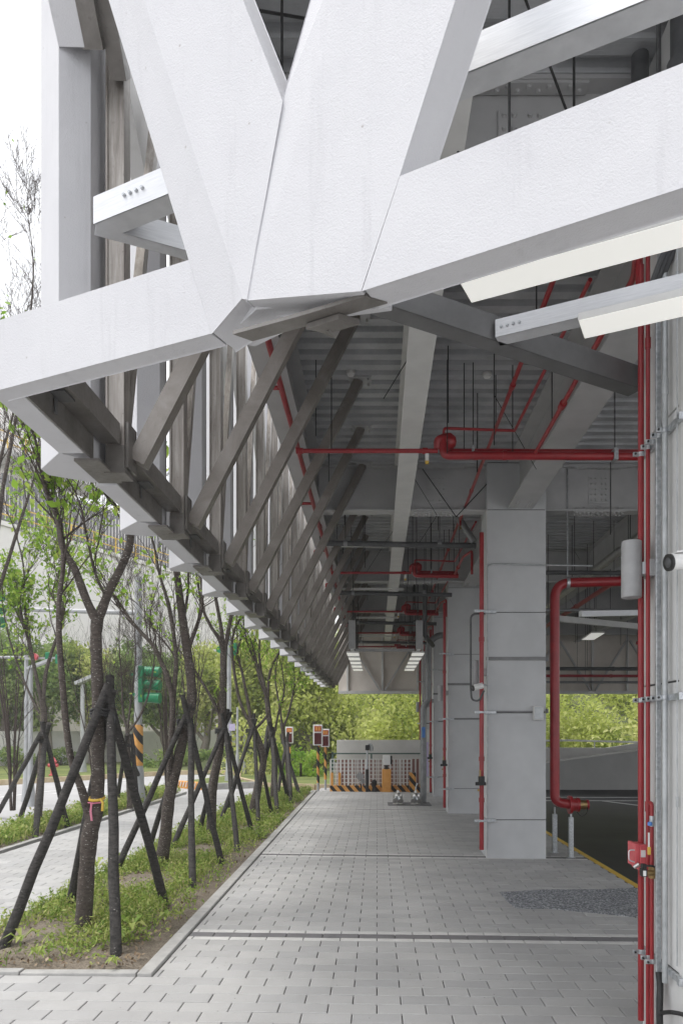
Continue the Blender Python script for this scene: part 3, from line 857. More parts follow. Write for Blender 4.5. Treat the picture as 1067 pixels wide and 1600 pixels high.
bolts([dn + dd * (0.72 + 0.03 * i) + Vector((0, 0, 0.05)) + Vector((dd.y, -dd.x, 0)) * 0.004 for i in range(4)], Vector((dd.y, -dd.x, 0)), 0.008, 0.008).build("bolt_group", M['galv'], ch2, kind='stuff')
mb = MB(); pz = c_lo + FD * 1.12; mb.bar(pz + Vector((0, 0, 0.04)) - FN * 0.01, pz + Vector((0, 0, 0.75)) - FN * 0.01, 0.04, 0.012, (0, 1, 0)); mb.build("hanger_strap", M['galv'], ch3)

# far end wall of the structure: stiffened panels over the opening
M['warmwall'] = mottled("warm_white_panel", (0.60, 0.55, 0.50), (0.72, 0.67, 0.62), 1.5, 0.8)
far = MB(); far.box((-1.30, 24.45, 3.0), (13, 24.55, 5.3)); fw = far.build("end_wall_panel", M['warmwall'], bld)
mb = MB(); mb.box((-1.30, 24.28, 2.96), (13, 24.44, 3.06)); mb.build("end_chord", M['stucco_dull'], fw)
for i in range(12):
    x = -1.0 + i * 1.18
    mb = MB(); mb.box((x - 0.03, 24.35, 3.06), (x + 0.03, 24.449, 5.25)); mb.build("end_rib", M['trim'], fw)
    if i % 2 == 1:
        for s in (-1, 1):
            mb = MB(); mb.bar((x + s * 0.08, 24.32, 3.07), (x + s * 1.12, 24.32, 4.75), 0.05, 0.10, (0, 1, 0)); mb.build("end_brace", M['grey_steel'], fw)

# ================================================================== PIPES AND FITTINGS
ORD = ["nearest the front", "of the second bay", "of the third bay", "of the fourth bay", "of the last bay"]
COLNAME = ["the white column at the picture's right edge", "the big grey column with the junction box", "the second grey column back", "the third grey column back", "the farthest grey column"]
def flange(p, d, r, t=0.02):
    m = MB(); d = Vector(d).normalized(); m.tube([Vector(p) - d * t / 2, Vector(p) + d * t / 2], r, 14); return m

# --- vertical red risers on each column, with brackets and a test valve
def riser(i, cy):
    zt = 4.26 if i == 0 else 4.36
    x = 1.449
    yb = cy + 0.47 if i == 0 else cy - 0.10
    if i > 0: x = 1.40
    g = gz(x)
    r = 0.0165 if i == 0 else 0.03
    t = thing("sprinkler_riser", ("slender bright red fire pipe standing against " if i == 0 else "red fire pipe standing left of ") + COLNAME[i], "pipe", (x, yb, g + 0.13), "red risers on the columns")
    mb = MB(); mb.tube([(x, yb, g + 0.13), (x, yb, zt)], r, 14); mb.build("pipe", M['red'], t)
    if i > 0:
        mb = MB()
        for z in (0.75, 1.3, 2.9): mb.tube([(x, yb, z), (x, yb, z + 0.06)], r * 1.25, 14)
        mb.build_each("coupling", M['red'], t)
        for z in (0.50, 1.955, 3.31):
            mb = MB(); mb.tube([(x, yb, z - 0.015), (x, yb, z + 0.015)], r * 1.2, 12); mb.box((x - 0.10, yb - 0.02, z - 0.02), (x - 0.02, yb + 0.02, z + 0.02)); mb.box((x, yb + .02, z - 0.02), (1.60, cy - 0.004, z + 0.02)); mb.build("bracket", M['galv'], t, bevel=0.004)
        # test valve block
        mb = MB(); mb.box((x - 0.05, yb - 0.075, 0.98), (x + 0.03, yb - 0.031, 1.10)); mb.tube([(x - 0.09, yb - .05, 1.0), (x + 0.05, yb - .05, 1.0)], 0.024, 10); v = mb.build("test_valve", M['black'], t)
        mb = MB(); mb.tube([(x - 0.03, yb - .06, 1.1), (x - 0.03, yb - .06, 1.18)], 0.012, 8); mb.tube([(x - 0.05, yb - .06, 0.93), (x - 0.05, yb - .06, 0.90)], 0.016, 8); mb.build_each("valve_spout", M['brass'], v)
    return t
for i, cy in enumerate(COLS): riser(i, cy)

# --- near column: second and third red pipe, cable channel, conduits, clamps
X0 = 1.449
def vpipe(name, label, cat, y, z0, z1, r, mat, n=12, x=X0):
    t = thing(name, label, cat, (x, y, z0)); mb = MB(); mb.tube([(x, y, z0), (x, y, z1)], r, n); mb.build("pipe", mat, t); return t
t2 = vpipe("sprinkler_riser", "thinner red pipe, second of the red pipes at the white column", "pipe", 3.868, 0.10, 4.7, 0.0115, M['red'])
mb = MB()
for z in (1.27, 3.75): mb.tube([(X0, 3.868, z), (X0, 3.868, z + 0.055)], 0.0155, 12)
mb.build_each("coupling", M['red'], t2)
t3 = thing("drain_pipe_assembly", "short red test drain with blue and yellow tags beside the red alarm box", "test drain", (X0, 3.80, 0.1))
mb = MB(); mb.tube(fillet([(X0, 3.868, 1.32), (X0 - .005, 3.80, 1.32), (X0 - .005, 3.80, 0.10)], 0.02), 0.0105, 12); mb.build("pipe", M['red'], t3)
mb = MB(); mb.tube([(X0 - .005, 3.80, 1.20), (X0 - .005, 3.80, 1.255)], 0.0135, 12); mb.build("union", M['galv'], t3)
mb = MB(); mb.lathe((X0 - 0.022, 3.782, 1.215), [(0.002, -0.012), (0.012, -0.008), (0.012, 0.008), (0.002, 0.012)], 10); mb.build("blue_cap", M['blue'], t3)
mb = MB(); mb.box((X0 - 0.034, 3.774, 1.095), (X0 - 0.026, 3.778, 1.17)); mb.build("paper_tag", M['white'], t3)
mb = MB(); mb.box((X0 - 0.036, 3.770, 1.055), (X0 - 0.022, 3.780, 1.095)); mb.build("yellow_tag", M['yellow'], t3)
mb = MB(); mb.tube([(X0 - .005, 3.79, 0.93), (X0 - .005, 3.79, 0.99)], 0.021, 12); mb.tube([(X0 - .05, 3.77, 0.96), (X0 - .0, 3.77, 0.96)], 0.014, 12); mb.build("brass_valve", M['brass'], t3)
mb = MB(); mb.box((X0 - 0.078, 3.74, 0.945), (X0 - 0.050, 3.78, 0.985)); mb.box((X0 - 0.075, 3.745, 0.985), (X0 - 0.052, 3.775, 1.01)); mb.tube(fillet([(X0 - .06, 3.76, 1.0), (X0 - .02, 3.755, 1.0), (X0, 3.77, 0.99)], 0.01), 0.006, 8); w = mb.build("switch_head", M['black'], t3, bevel=0.003)
mb = MB(); mb.box((X0 - 0.073, 3.738, 0.95), (X0 - 0.058, 3.7395, 0.978)); mb.build("switch_label", M['white'], w)
# alarm box with a bent bar handle
ab = thing("alarm_valve_box", "red steel valve box with metal bar handle clamped on the red pipes", "valve box", (1.44, 3.97, 0.93))
mb = MB(); mb.box((1.418, 3.90, 0.945), (1.462, 4.03, 1.085)); mb.build("box_body", M['redpink'], ab, bevel=0.004)
mb = MB(); mb.box((1.396, 3.905, 0.965), (1.4175, 4.03, 1.09)); mb.build("box_door", M['redpink'], ab, bevel=0.003)
mb = MB(); mb.tube(fillet([(1.396, 3.92, 1.055), (1.365, 3.92, 1.055), (1.365, 3.92, 1.0), (1.396, 3.92, 0.99)], 0.012), 0.004, 8); mb.build("handle", M['alu'], ab)
mb = MB(); mb.box((1.422, 3.896, 1.02), (1.447, 3.8995, 1.058)); mb.build("dial_plate", M['white'], ab)
mb = MB(); mb.tube([(1.385, 3.90, 0.965), (1.41, 3.89, 0.985)], 0.011, 10); mb.build("lock", M['chrome'], ab)
# cable channel (galvanised) and plain conduits
tg = thing("cable_channel", "speckled galvanised cable channel standing between red pipes and grey conduit", "cable channel", (X0, 3.72, 0.25))
mb = MB(); mb.box((X0 - .014, 3.715, 0.27), (X0 + .012, 3.735, 4.05)); mb.build("channel", M['galv'], tg, bevel=0.003)
mb = MB(); mb.tube(fillet([(X0, 3.72, 0.46), (X0, 3.70, 0.40), (X0 - .02, 3.66, 0.28), (X0 - .02, 3.64, 0.0)], 0.04), 0.017, 12); mb.build("flexible_sleeve", M['black'], tg)
tc = thing("grey_conduit", "smooth grey steel conduit running up the white column beside the cable channel", "conduit", (X0, 3.65, 0.4))
mb = MB(); mb.tube(fillet([(X0 + .004, 3.65, 0.43), (X0 + .004, 3.65, 4.02), (X0 + .004, 3.66, 4.10), (X0 + .02, 3.9, 4.35)], 0.08), 0.0145, 12); mb.build("pipe", M['conduit'], tc)
mb = MB(); mb.tube([(X0 + .004, 3.65, 3.40), (X0 + .004, 3.65, 3.48)], 0.0175, 12); mb.build_each("coupling", M['conduit'], tc)
for (yy, r, lab) in ((3.775, 0.006, "thin grey conduit with a red sticker behind the cable channel"), (3.535, 0.004, "thinnest grey cable pipe at the front corner of the white column")):
    tt = thing("thin_conduit", lab, "conduit", (X0 + 0.012, yy, 0.5))
    mb = MB(); mb.tube([(X0 + 0.018, yy, 0.55), (X0 + 0.018, yy, 4.6)], r, 8); mb.build("pipe", M['conduit'], tt)
    if r > 0.005:
        mb = MB(); mb.box((X0 + .006, yy - 0.009, 2.12), (X0 + .012, yy - 0.001, 2.25)); mb.build("red_sticker", M['redpink'], tt)
        mb = MB(); mb.tube([(X0 + .018, yy, 1.70), (X0 + .018, yy, 1.80)], 0.011, 10); mb.build_each("coupling", M['conduit'], tt)
    else:
        for z in (1.33, 3.9):
            mb = MB(); mb.tube([(X0 + .018, yy, z), (X0 + .018, yy, z + 0.05)], 0.0075, 8); mb.build_each("coupling", M['conduit'], tt)
tw = thing("corrugated_hose", "black ribbed cable hoses looping out at the foot of the white column", "hose", (1.5, 3.45, 0.2))
for (p, r) in (([(1.43, 3.64, .28), (1.435, 3.52, .33), (1.47, 3.43, .345), (1.525, 3.42, .28), (1.56, 3.42, .13), (1.57, 3.42, 0)], 0.011), ([(1.43, 3.6, 0), (1.445, 3.46, .13), (1.49, 3.42, .205), (1.54, 3.42, .19), (1.585, 3.42, .08), (1.60, 3.42, 0)], 0.014)):
    path = smooth_path(p, 8); pts, rad = [], []
    for a, b in zip(path[:-1], path[1:]):
        for k in range(3):
            pts.append(a.lerp(b, k / 3)); rad.append(r * (1.0 if len(pts) % 2 else 0.82))
    mb = MB(); mb.tube(pts, rad, 10); mb.build("hose", M['black'], tw)
# pipe clamps on the near column at three heights
for z in (0.49, 1.87, 3.22):
    lab = {0.49: "low row of galvanised pipe clamps near the ground on the white column", 1.87: "middle row of galvanised pipe clamps with end bracket on the white column", 3.22: "top row of galvanised pipe clamps below the ceiling pipes on the white column"}[z]
    t = thing("pipe_clamp_row", lab, "pipe clamps", (X0, 3.8, z))
    for (yy, r) in ((3.97, 0.0175), (3.868, 0.0125), (3.80, 0.0115)) + (((3.72, 0.017), (3.65, 0.0155)) if z > 1 else ()):
        mb = MB(); mb.box((X0 - r - 0.028, yy - 0.012, z - 0.012), (X0 - r + 0.004, yy + 0.004, z + 0.012)); mb.tube([(X0, yy, z - 0.013), (X0, yy, z + 0.013)], r + 0.002, 12)
        c = mb.build("clamp", M['galv'], t, bevel=0.003)
        mb = MB(); mb.tube([(X0 - r - 0.018, yy - 0.018, z), (X0 - r - 0.018, yy - 0.012, z)], 0.006, 8); mb.build("screw", M['rod'], c)
    mb = MB(); mb.box((X0 + 0.012, 3.5, z - 0.016), (X0 + 0.03, 4.0, z + 0.016))
    mb.box((X0 + 0.0, 3.47, z - 0.018), (X0 + (0.035 if z != 1.87 else 0.12), 3.496, z + 0.018)); mb.build("mounting_rail", M['galv'], t, bevel=0.002)

# --- cylinder wall lamps on the columns
def wall_lamp(i, cy):
    x, yy, z0 = (1.372, 3.9, 2.42) if i == 0 else (1.325, cy + 0.02, 2.33)
    if i == 0: L = 0.305; r = 0.0535
    else: L = 0.33; r = 0.052
    t = thing("wall_lamp", "silver grey cylinder up-and-down lamp fixed to " + COLNAME[i], "wall lamp", (x, yy, z0), "cylinder lamps on the columns")
    mb = MB(); mb.lathe((x, yy, z0), [(r - .004, 0.0), (r, 0.004), (r, L * .40), (r - .001, L * .40 + .001), (r - .001, L * .405), (r, L * .407), (r, L * .575), (r - .001, L * .577), (r - .001, L * .582), (r, L * .584), (r, L - .004), (r - .004, L)], 28); mb.build("lamp_body", M['lampgrey'], t)
    mb = MB(); mb.box((x + r - 0.004, yy - 0.03, z0 + L * 0.40), (x + r + 0.028, yy + 0.03, z0 + L * 0.62)); mb.build("mounting_arm", M['alu'], t, bevel=0.003)
    mb = MB(); mb.box((x + r + 0.028, yy - 0.05, z0 + L * 0.36), (x + r + 0.06 + (0.05 if i else 0), yy + 0.05, z0 + L * 0.66)); mb.build("wall_plate", M['lampgrey'], t, bevel=0.004)
for i, cy in enumerate(COLS): wall_lamp(i, cy)

# --- bullet cameras
def camera_unit(loc, dirv, scale, label, arm):
    loc = Vector(loc); d = Vector(dirv).normalized()
    t = thing("security_camera", label, "camera", loc)
    mb = MB(); mb.tube([loc, loc + d * 0.012 * scale, loc + d * 0.15 * scale, loc + d * 0.16 * scale], [0.036 * scale, 0.038 * scale, 0.036 * scale, 0.02 * scale], 20); mb.build("camera_body", M['white'], t)
    mb = MB(); mb.tube([loc - d * 0.012 * scale, loc - d * 0.0005], [0.040 * scale, 0.040 * scale], 20); mb.build("lens_ring", M['black'], t)
    mb = MB(); mb.tube([loc - d * 0.016 * scale, loc - d * 0.0125 * scale], [0.02 * scale, 0.024 * scale], 16); mb.build("lens", M['drain'], t)
    mb = MB(); mb.bar(loc + d * 0.02 * scale + Vector((0, 0, 0.043 * scale)), loc + d * 0.14 * scale + Vector((0, 0, 0.043 * scale)), 0.05 * scale, 0.008 * scale); mb.build("sun_hood", M['white'], t)
    mb = MB(); mb.tube(fillet([loc + d * 0.10 * scale, loc + d * 0.12 * scale + Vector((0, 0, 0.03)), Vector(arm)], 0.03), 0.012 * scale, 10); mb.build("bracket", M['galv'], t)
camera_unit((1.362, 3.36, 2.485), (0.93, 0.2, 0.14), 1.0, "white bullet camera on the front of the white column at right edge", (1.53, 3.49, 2.50))
camera_unit((1.27, 9.55, 2.27), (0.8, 0.3, 0.2), 0.95, "small white bullet camera below the lamp left of the big grey column", (1.48, 9.70, 2.31))
tl = thing("camera_cable", "dark looping cable and thin conduit left of the big grey column", "cable", (1.30, 9.7, 2.3))
mb = MB(); mb.tube(fillet([(1.45, 9.7, 3.28), (1.26, 9.72, 3.28), (1.26, 9.72, 2.25), (1.27, 9.70, 2.12), (1.36, 9.66, 2.10), (1.42, 9.6, 2.24)], 0.08), 0.013, 8); mb.build("cable", M['drain'], tl)
# junction box and conduit on the big grey column
jb = thing("junction_box", "pale square junction box on the front of the big grey column", "junction box", (2.15, 9.74, 1.92))
mb = MB(); mb.box((2.10, 9.70, 1.85), (2.235, 9.776, 2.04)); mb.build("box_body", M['trim'], jb, bevel=0.008)
mb = MB(); mb.box((2.115, 9.692, 1.865), (2.22, 9.699, 2.025)); mb.build("box_cover", M['conduit'], jb, bevel=0.004)
jc = thing("grey_conduit", "thin grey conduit bending down the left corner of the big grey column", "conduit", (1.5, 9.74, 3.9))
mb = MB(); mb.tube(fillet([(2.9, 9.74, 3.93), (1.56, 9.74, 3.955), (1.49, 9.74, 3.93), (1.485, 9.74, 0.1)], 0.09), 0.011, 8); mb.build("pipe", M['conduit'], jc)

# --- sprinkler pipework hung below the deck, bay by bay
def rods(pts, z0, t):
    mb = MB()
    for x, yy in pts: mb.tube([(x, yy, z0), (x, yy, DECK)], 0.0055, 6)
    mb.build_each("hanger_rod", M['rod'], t)
MAINY = [7.15, 12.65, 16.75, 20.4, 23.7]
for i, my in enumerate(MAINY):
    n = ORD[i]
    xr = 3.0 if i == 0 else 1.42
    t = thing("sprinkler_main", "pair of thick red horizontal fire pipes with round valve, " + n, "pipe", (0.7, my, 4.4), "red ceiling mains, one in each bay")
    zc = 4.43
    mb = MB(); mb.tube(fillet([(0.60, my + .03, 4.50), (0.60, my, 4.585), (0.655, my, 4.60), (0.655, my, zc), (xr, my, zc - 0.01)], 0.06), 0.040, 16); mb.build("pipe", M['red'], t)
    mb = MB(); mb.tube([(0.70, my + 0.10, 4.50), (xr, my + 0.10, 4.49)], 0.036, 16); mb.build("second_pipe", M['red'], t)
    mb = MB(); mb.lathe((0.70, my + 0.05, 4.585), [(0.01, -0.10), (0.06, -0.09), (0.085, -0.03), (0.085, 0.03), (0.05, 0.08), (0.01, 0.09)], 18, 'x'); mb.build("valve_drum", M['red'], t)
    mb = MB(); mb.tube(fillet([(0.66, my + .02, 4.64), (0.66, my, 4.70), (1.36, my, 4.675)], 0.03), 0.014, 10); mb.build("pilot_pipe", M['red'], t)
    mb = MB(); mb.lathe((0.52, my - 0.01, 4.62), [(0.01, -0.03), (0.035, -0.03), (0.035, 0.0), (0.018, 0.01), (0.018, 0.06)], 12, 'x'); mb.build("gauge", M['chrome'], t)
    mb = MB(); mb.box((0.475, my - 0.03, 4.37), (0.51, my - 0.02, 4.44)); mb.build("paper_tag", M['white'], t)
    mb = MB(); mb.box((0.475, my - 0.031, 4.335), (0.51, my - 0.021, 4.369)); mb.build("yellow_tag", M['yellow'], t)
    mb = MB(); mb.tube([(1.24, my, zc), (1.28, my, zc)], 0.046, 16); mb.tube([(0.95, my, zc), (0.99, my, zc)], 0.044, 16); mb.build_each("coupling", M['red'], t)
    rods([(0.69, my - .05), (0.95, my), (1.35, my + 0.05)], zc, t)
    mb = MB(); mb.tube([(0.95, my, zc), (0.95, my, zc + 0.10)], 0.014, 8); mb.build("hanger_clamp", M['galv'], t)
    if i == 0:
        rods([(2.35, my)], zc, t); mb = MB(); mb.box((2.33, my - 0.05, zc - 0.055), (2.37, my + .05, zc + 0.06)); mb.build("hanger_clamp", M['galv'], t)
    # branch to the facade
    t = thing("sprinkler_branch", "thin red horizontal pipe from the valve towards the brown lattice, " + n, "pipe", (0, my, 4.47), "thin red branches, one in each bay")
    mb = MB(); mb.tube([(-0.78, my, 4.475), (0.60, my, 4.475)], 0.022, 12); mb.build("pipe", M['red'], t)
    mb = MB(); mb.tube([(-0.80, my, 4.475), (-0.73, my, 4.475)], 0.029, 12); mb.tube([(0.45, my, 4.475), (0.50, my, 4.475)], 0.03, 12); mb.build_each("coupling", M['red'], t)
    rods([(-0.45, my)], 4.49, t)
    # lines running along the walk
    t = thing("sprinkler_line", "long sloping-looking red sprinkler pipe under the deck between two beams, " + n, "pipe", (1.22, my, 4.8), "red sprinkler lines along the walk")
    ya = 4.25 if i == 0 else MAINY[i - 1] + 3.3
    yb = my + 3.4 if i == 0 else my + (1.3 if i > 1 else 3.1)
    mb = MB(); mb.tube([(1.215, ya, 4.815), (1.215, yb, 4.79)], 0.020, 12); mb.tube([(1.215, yb, 4.79), (1.215, yb, 4.70)], 0.016, 10); mb.build("pipe", M['red'], t)
    mb = MB()
    for q in (0.35, 0.62, 0.8): mb.tube([(1.215, ya + (yb - ya) * q, 4.80), (1.215, ya + (yb - ya) * q + 0.06, 4.80)], 0.027, 12)
    mb.build_each("coupling", M['red'], t)
    mb = MB(); mb.lathe((1.215, yb, 4.655), [(0.03, 0.0), (0.012, 0.01), (0.012, 0.05)], 10); mb.build("sprinkler_head", M['brass'], t)
    rods([(1.215, ya + (yb - ya) * q) for q in (0.2, 0.5, 0.72)], 4.82, t)
    t = thing("sprinkler_line", "short red feed pipe joining the ceiling main near the columns, " + n, "pipe", (1.55, my, 4.45), "red feed pipes near the columns")
    yc = 4.0 if i == 0 else my - 1.6
    xx = 1.56 if i == 0 else 1.36
    mb = MB(); mb.tube(fillet([(1.45, yc, 4.1), (1.45, yc, 4.46), (xx, yc + 0.4, 4.46), (xx, my, 4.445)], 0.05), 0.020, 12); mb.build("pipe", M['red'], t)
    mb = MB(); mb.tube([(xx, yc + 0.65 * (my - yc), 4.45), (xx, yc + 0.65 * (my - yc) + 0.08, 4.45)], 0.032, 12); mb.build_each("coupling", M['red'], t)
    if i < 4:
        mb = MB(); mb.tube([(1.40, my - 2.4, 4.67), (1.36, my, 4.675)], 0.015, 10); mb.build("pilot_pipe", M['red'], t)
    rods([(xx, my - 0.7)], 4.46, t)
# edge line along the lattice
t = thing("sprinkler_edge_line", "red sprinkler pipe running along the edge beam behind the brown braces", "pipe", (-0.8, 10, 4.55))
mb = MB(); mb.tube([(-0.81, 3.2, 4.62), (-0.81, 23.8, 4.52)], 0.026, 12); mb.build("pipe", M['red'], t)
for i, yy in enumerate((6.1, 9.2, 11.6, 14.2, 17.0, 20.0)):
    mb = MB(); mb.tube(fillet([(-0.81, yy, 4.60), (-1.0, yy, 4.60), (-1.0, yy, 4.53)], 0.02), 0.018, 10); mb.build("branch_elbow", M['red'], t)
    mb = MB(); mb.tube([(-0.81, yy + 1, 4.6), (-0.81, yy + 1.07, 4.6)], 0.034, 12); mb.build_each("coupling", M['red'], t)
rods([(-0.6, 5.2 + 1.9 * k) for k in range(9)], 4.6, t)
# grey drain pipes across the bays
for i, (yy, z, mat) in enumerate(((10.75, 4.50, 'drain'), (14.2, 4.42, 'drain'), (17.9, 4.40, 'drain'), (21.5, 4.36, 'drain'))):
    t = thing("drain_pipe", "dark grey drain pipe crossing under the beams, " + ORD[i + 1 if i < 4 else 4], "pipe", (0.5, yy, z), "dark drain pipes across the walk")
    mb = MB(); mb.tube(fillet([(-0.86, yy + 0.5, z + 0.25), (-0.80, yy, z), (1.47, yy, z - 0.04)], 0.1), 0.042, 14); mb.build("pipe", M[mat], t)
    mb = MB()
    for x in (-0.5, 0.9): mb.tube([(x, yy, z), (x + 0.06, yy, z)], 0.052, 14)
    mb.build_each("coupling", M['drain_light'], t)
    rods([(-0.47, yy), (0.93, yy)], z, t)
    t = thing("tray_rail", "pale thin cable rail crossing under the ceiling, " + ORD[i + 1 if i < 4 else 4], "cable rail", (0, yy + .5, 4.60), "pale rails across the walk")
    mb = MB(); mb.box((-0.75, yy + 0.50, 4.58), (0.55, yy + 0.56, 4.62)); mb.build("rail", M['trim'], t)
# big elbowed drain on the third column and vertical dark pipe
t = thing("drain_stack", "thick dark drain stack with bends standing left of the third grey column back", "pipe", (1.2, 17.0, 0))
mb = MB(); mb.tube(fillet([(1.85, 17.4, 4.02), (1.42, 17.2, 3.98), (1.22, 17.2, 3.78), (1.22, 17.2, 2.45), (1.10, 17.2, 2.28), (1.10, 17.2, -0.02)], 0.14), 0.075, 16); mb.build("pipe", M['drain_light'], t)
mb = MB(); mb.box((1.06, 17.118, 1.55), (1.14, 17.124, 1.80)); mb.build("blue_sticker", M['blue'], t)
t = thing("drain_drop", "dark vertical pipe dropping from the ceiling in the third bay", "pipe", (1.02, 15.4, 4))
mb = MB(); mb.tube(fillet([(1.02, 15.4, 5.3), (1.02, 15.4, 3.75), (1.25, 16.2, 3.62)], 0.1), 0.05, 12); mb.build("pipe", M['drain'], t)
# bay drain bend near column one
t = thing("drain_bend", "grey angled drain pipe between the first cross beam and big grey column", "pipe", (1.2, 10.5, 4.5))
mb = MB(); mb.tube([(1.05, 10.7, 5.1), (1.42, 10.6, 4.48)], 0.05, 12); mb.build("pipe", M['drain_light'], t)

# --- large fire main beside the big grey column, with the hose inlet
t = thing("fire_main", "large dark red fire main rising beside the big grey column with hose inlet", "fire main", (2.46, 9.95, 0.5))
yy = 9.95
mb = MB(); mb.tube(fillet([(3.9, yy, 3.78), (2.445, yy, 3.74), (2.445, yy, 0.72), (2.70, yy - .02, 0.69)], 0.22, 8), 0.066, 18); mb.build("pipe", M['red'], t)
mb = MB(); mb.tube([(2.63, yy - .02, 0.69), (2.67, yy - .02, 0.69)], 0.125, 18); mb.tube([(2.74, yy - .02, 0.69), (2.77, yy - .02, 0.69)], 0.10, 18); mb.tube([(2.67, yy - .02, 0.69), (2.74, yy - .02, 0.69)], 0.09, 18); mb.build("flange", M['red'], t)
mb = MB(); mb.tube([(2.77, yy - .02, 0.69), (2.87, yy - .02, 0.69)], 0.065, 16); mb.build("inlet_ring", M['brass'], t)
mb = MB(); mb.tube([(2.87, yy - .02, 0.69), (2.90, yy - .02, 0.69)], 0.07, 16); mb.build("inlet_cap", M['red'], t)
mb = MB(); mb.tube(fillet([(2.72, yy - .1, 0.60), (2.78, yy - .11, 0.53), (2.86, yy - .1, 0.58), (2.87, yy - .09, 0.66)], 0.04), 0.006, 6); mb.build("cap_chain", M['rod'], t)
for x, y2 in ((2.53, yy + 0.35), (2.66, yy - .03)):
    mb = MB(); mb.box((x - 0.03, y2 - 0.03, gz(2.6)), (x + 0.03, y2 + 0.03, 0.52)); mb.box((x - .012, y2 - .012, 0.52), (x + 0.012, y2 + .012, 0.62)); mb.box((x - 0.055, y2 - 0.05, gz(2.6) - .003), (x + 0.055, y2 + 0.05, gz(2.6) + 0.008)); mb.build("support_post", M['galv'], t, bevel=0.003)
mb = MB(); mb.tube([(2.60, yy, 3.74), (2.64, yy, 3.74)], 0.086, 16); mb.tube([(2.62, yy, 3.82), (2.62, yy, DECK)], 0.008, 6); mb.build("hanger_clamp", M['galv'], t)

# --- services over the car park: pipes seen between the columns
for (lab, pts, r, mat) in (
    ("silver insulated pipe running back over the car park", [(3.75, 8.5, 4.5), (3.75, 20, 4.45)], 0.06, 'chrome'),
    ("red pipe running back over the car park beside a silver one", [(4.1, 10.4, 4.3), (4.1, 21, 4.22)], 0.045, 'red'),
    ("thin black pipe crossing the dark car park ceiling", [(2.4, 11.6, 4.25), (12, 11.6, 4.2)], 0.035, 'drain'),
    ("dark pipe crossing the car park ceiling in front of end wall", [(2.4, 19.8, 3.42), (12, 19.8, 3.4)], 0.05, 'drain'),
    ("dark red pipe crossing just below the dark one in car park", [(2.4, 20.0, 3.24), (12, 20.0, 3.22)], 0.04, 'red'),
    ("lowest grey pipe crossing the car park ceiling", [(2.4, 20.8, 3.12), (12, 20.8, 3.1)], 0.035, 'drain_light'),
    ("double bent red pipe hanging over the far car park", [(6.6, 18.4, 3.95), (7.6, 18.4, 3.95), (7.6, 18.4, 4.1), (7.4, 18.4, 4.15)], 0.045, 'red'),
    ("upper grey pipe crossing near the second car park beam", [(2.4, 13.4, 3.95), (12, 13.4, 3.92)], 0.03, 'drain_light')):
    t = thing("service_pipe", lab, "pipe", pts[0]); mb = MB(); mb.tube(fillet(pts, 0.12), r, 12); mb.build("pipe", M[mat], t)
    p0, p1 = Vector(pts[0]), Vector(pts[1])
    rods([(p0.lerp(p1, q).x, p0.lerp(p1, q).y) for q in (0.08, 0.2, 0.35, 0.5, 0.7, 0.9)], p0.z, t)
    mb = MB()
    for q in (0.15, 0.42, 0.6, 0.85):
        a = p0.lerp(p1, q); mb.tube([a, a + (p1 - p0).normalized() * 0.07], r * 1.25, 12)
    mb.build_each("coupling", M[mat], t)

# --- loose suspension rods and slanted guy wires
t = thing("suspension_rods", "black threaded rods and slanted guy wires hanging from the deck", "rods", (0.8, 8, 5))
mb = MB()
for (px, py0, py1, z) in ((700, 540, 668, 4.62), (725, 567, 660, 4.5), (746, 614, 700, 4.5), (772, 538, 680, 4.4)):
    p = atz(px, py0, DECK); mb.tube([p, (p.x, p.y, z)], 0.0055, 6)
for k in range(26):
    x = random.choice([-0.5, -0.2, 0.6, 0.75, 0.9, 1.05, 1.3]); yy = random.uniform(10.4, 22)
    mb.tube([(x, yy, DECK), (x, yy, random.uniform(4.35, 4.8))], 0.006, 6)
for k in range(24):
    x = random.uniform(2.7, 9); yy = random.uniform(9.5, 22)
    mb.tube([(x, yy, DECK), (x, yy, random.uniform(3.9, 4.6))], 0.007, 6)
for k in range(10):
    x = random.uniform(0.2, 1.6) if k < 6 else random.uniform(2.8, 7); yy = 4.4 + k * 1.7
    mb.tube([(x, yy, DECK - .02), (x + random.choice([-.5, .5]), yy + 0.2, 4.6)], 0.004, 5)
for (a, b) in (((0.51, 3.2, 5.34), (1.15, 3.9, 4.7)), ((0.42, 3.75, 5.34), (0.42, 3.75, 4.4)), ((0.98, 3.6, 5.34), (0.98, 3.6, 4.4)), ((1.25, 3.2, 5.34), (1.25, 3.2, 4.3)), ((-0.46, 3.5, 5.34), (-0.46, 3.5, 4.6)), ((-0.6, 3.4, 5.1), (-0.3, 3.7, 5.34)),
               ((0.62, 9.9, 5.3), (1.05, 9.6, 4.55)), ((1.7, 9.9, 5.3), (1.05, 9.6, 4.55))):
    mb.tube([a, b], 0.007, 6)
mb.build("rod", M['rod'], t, kind='stuff')
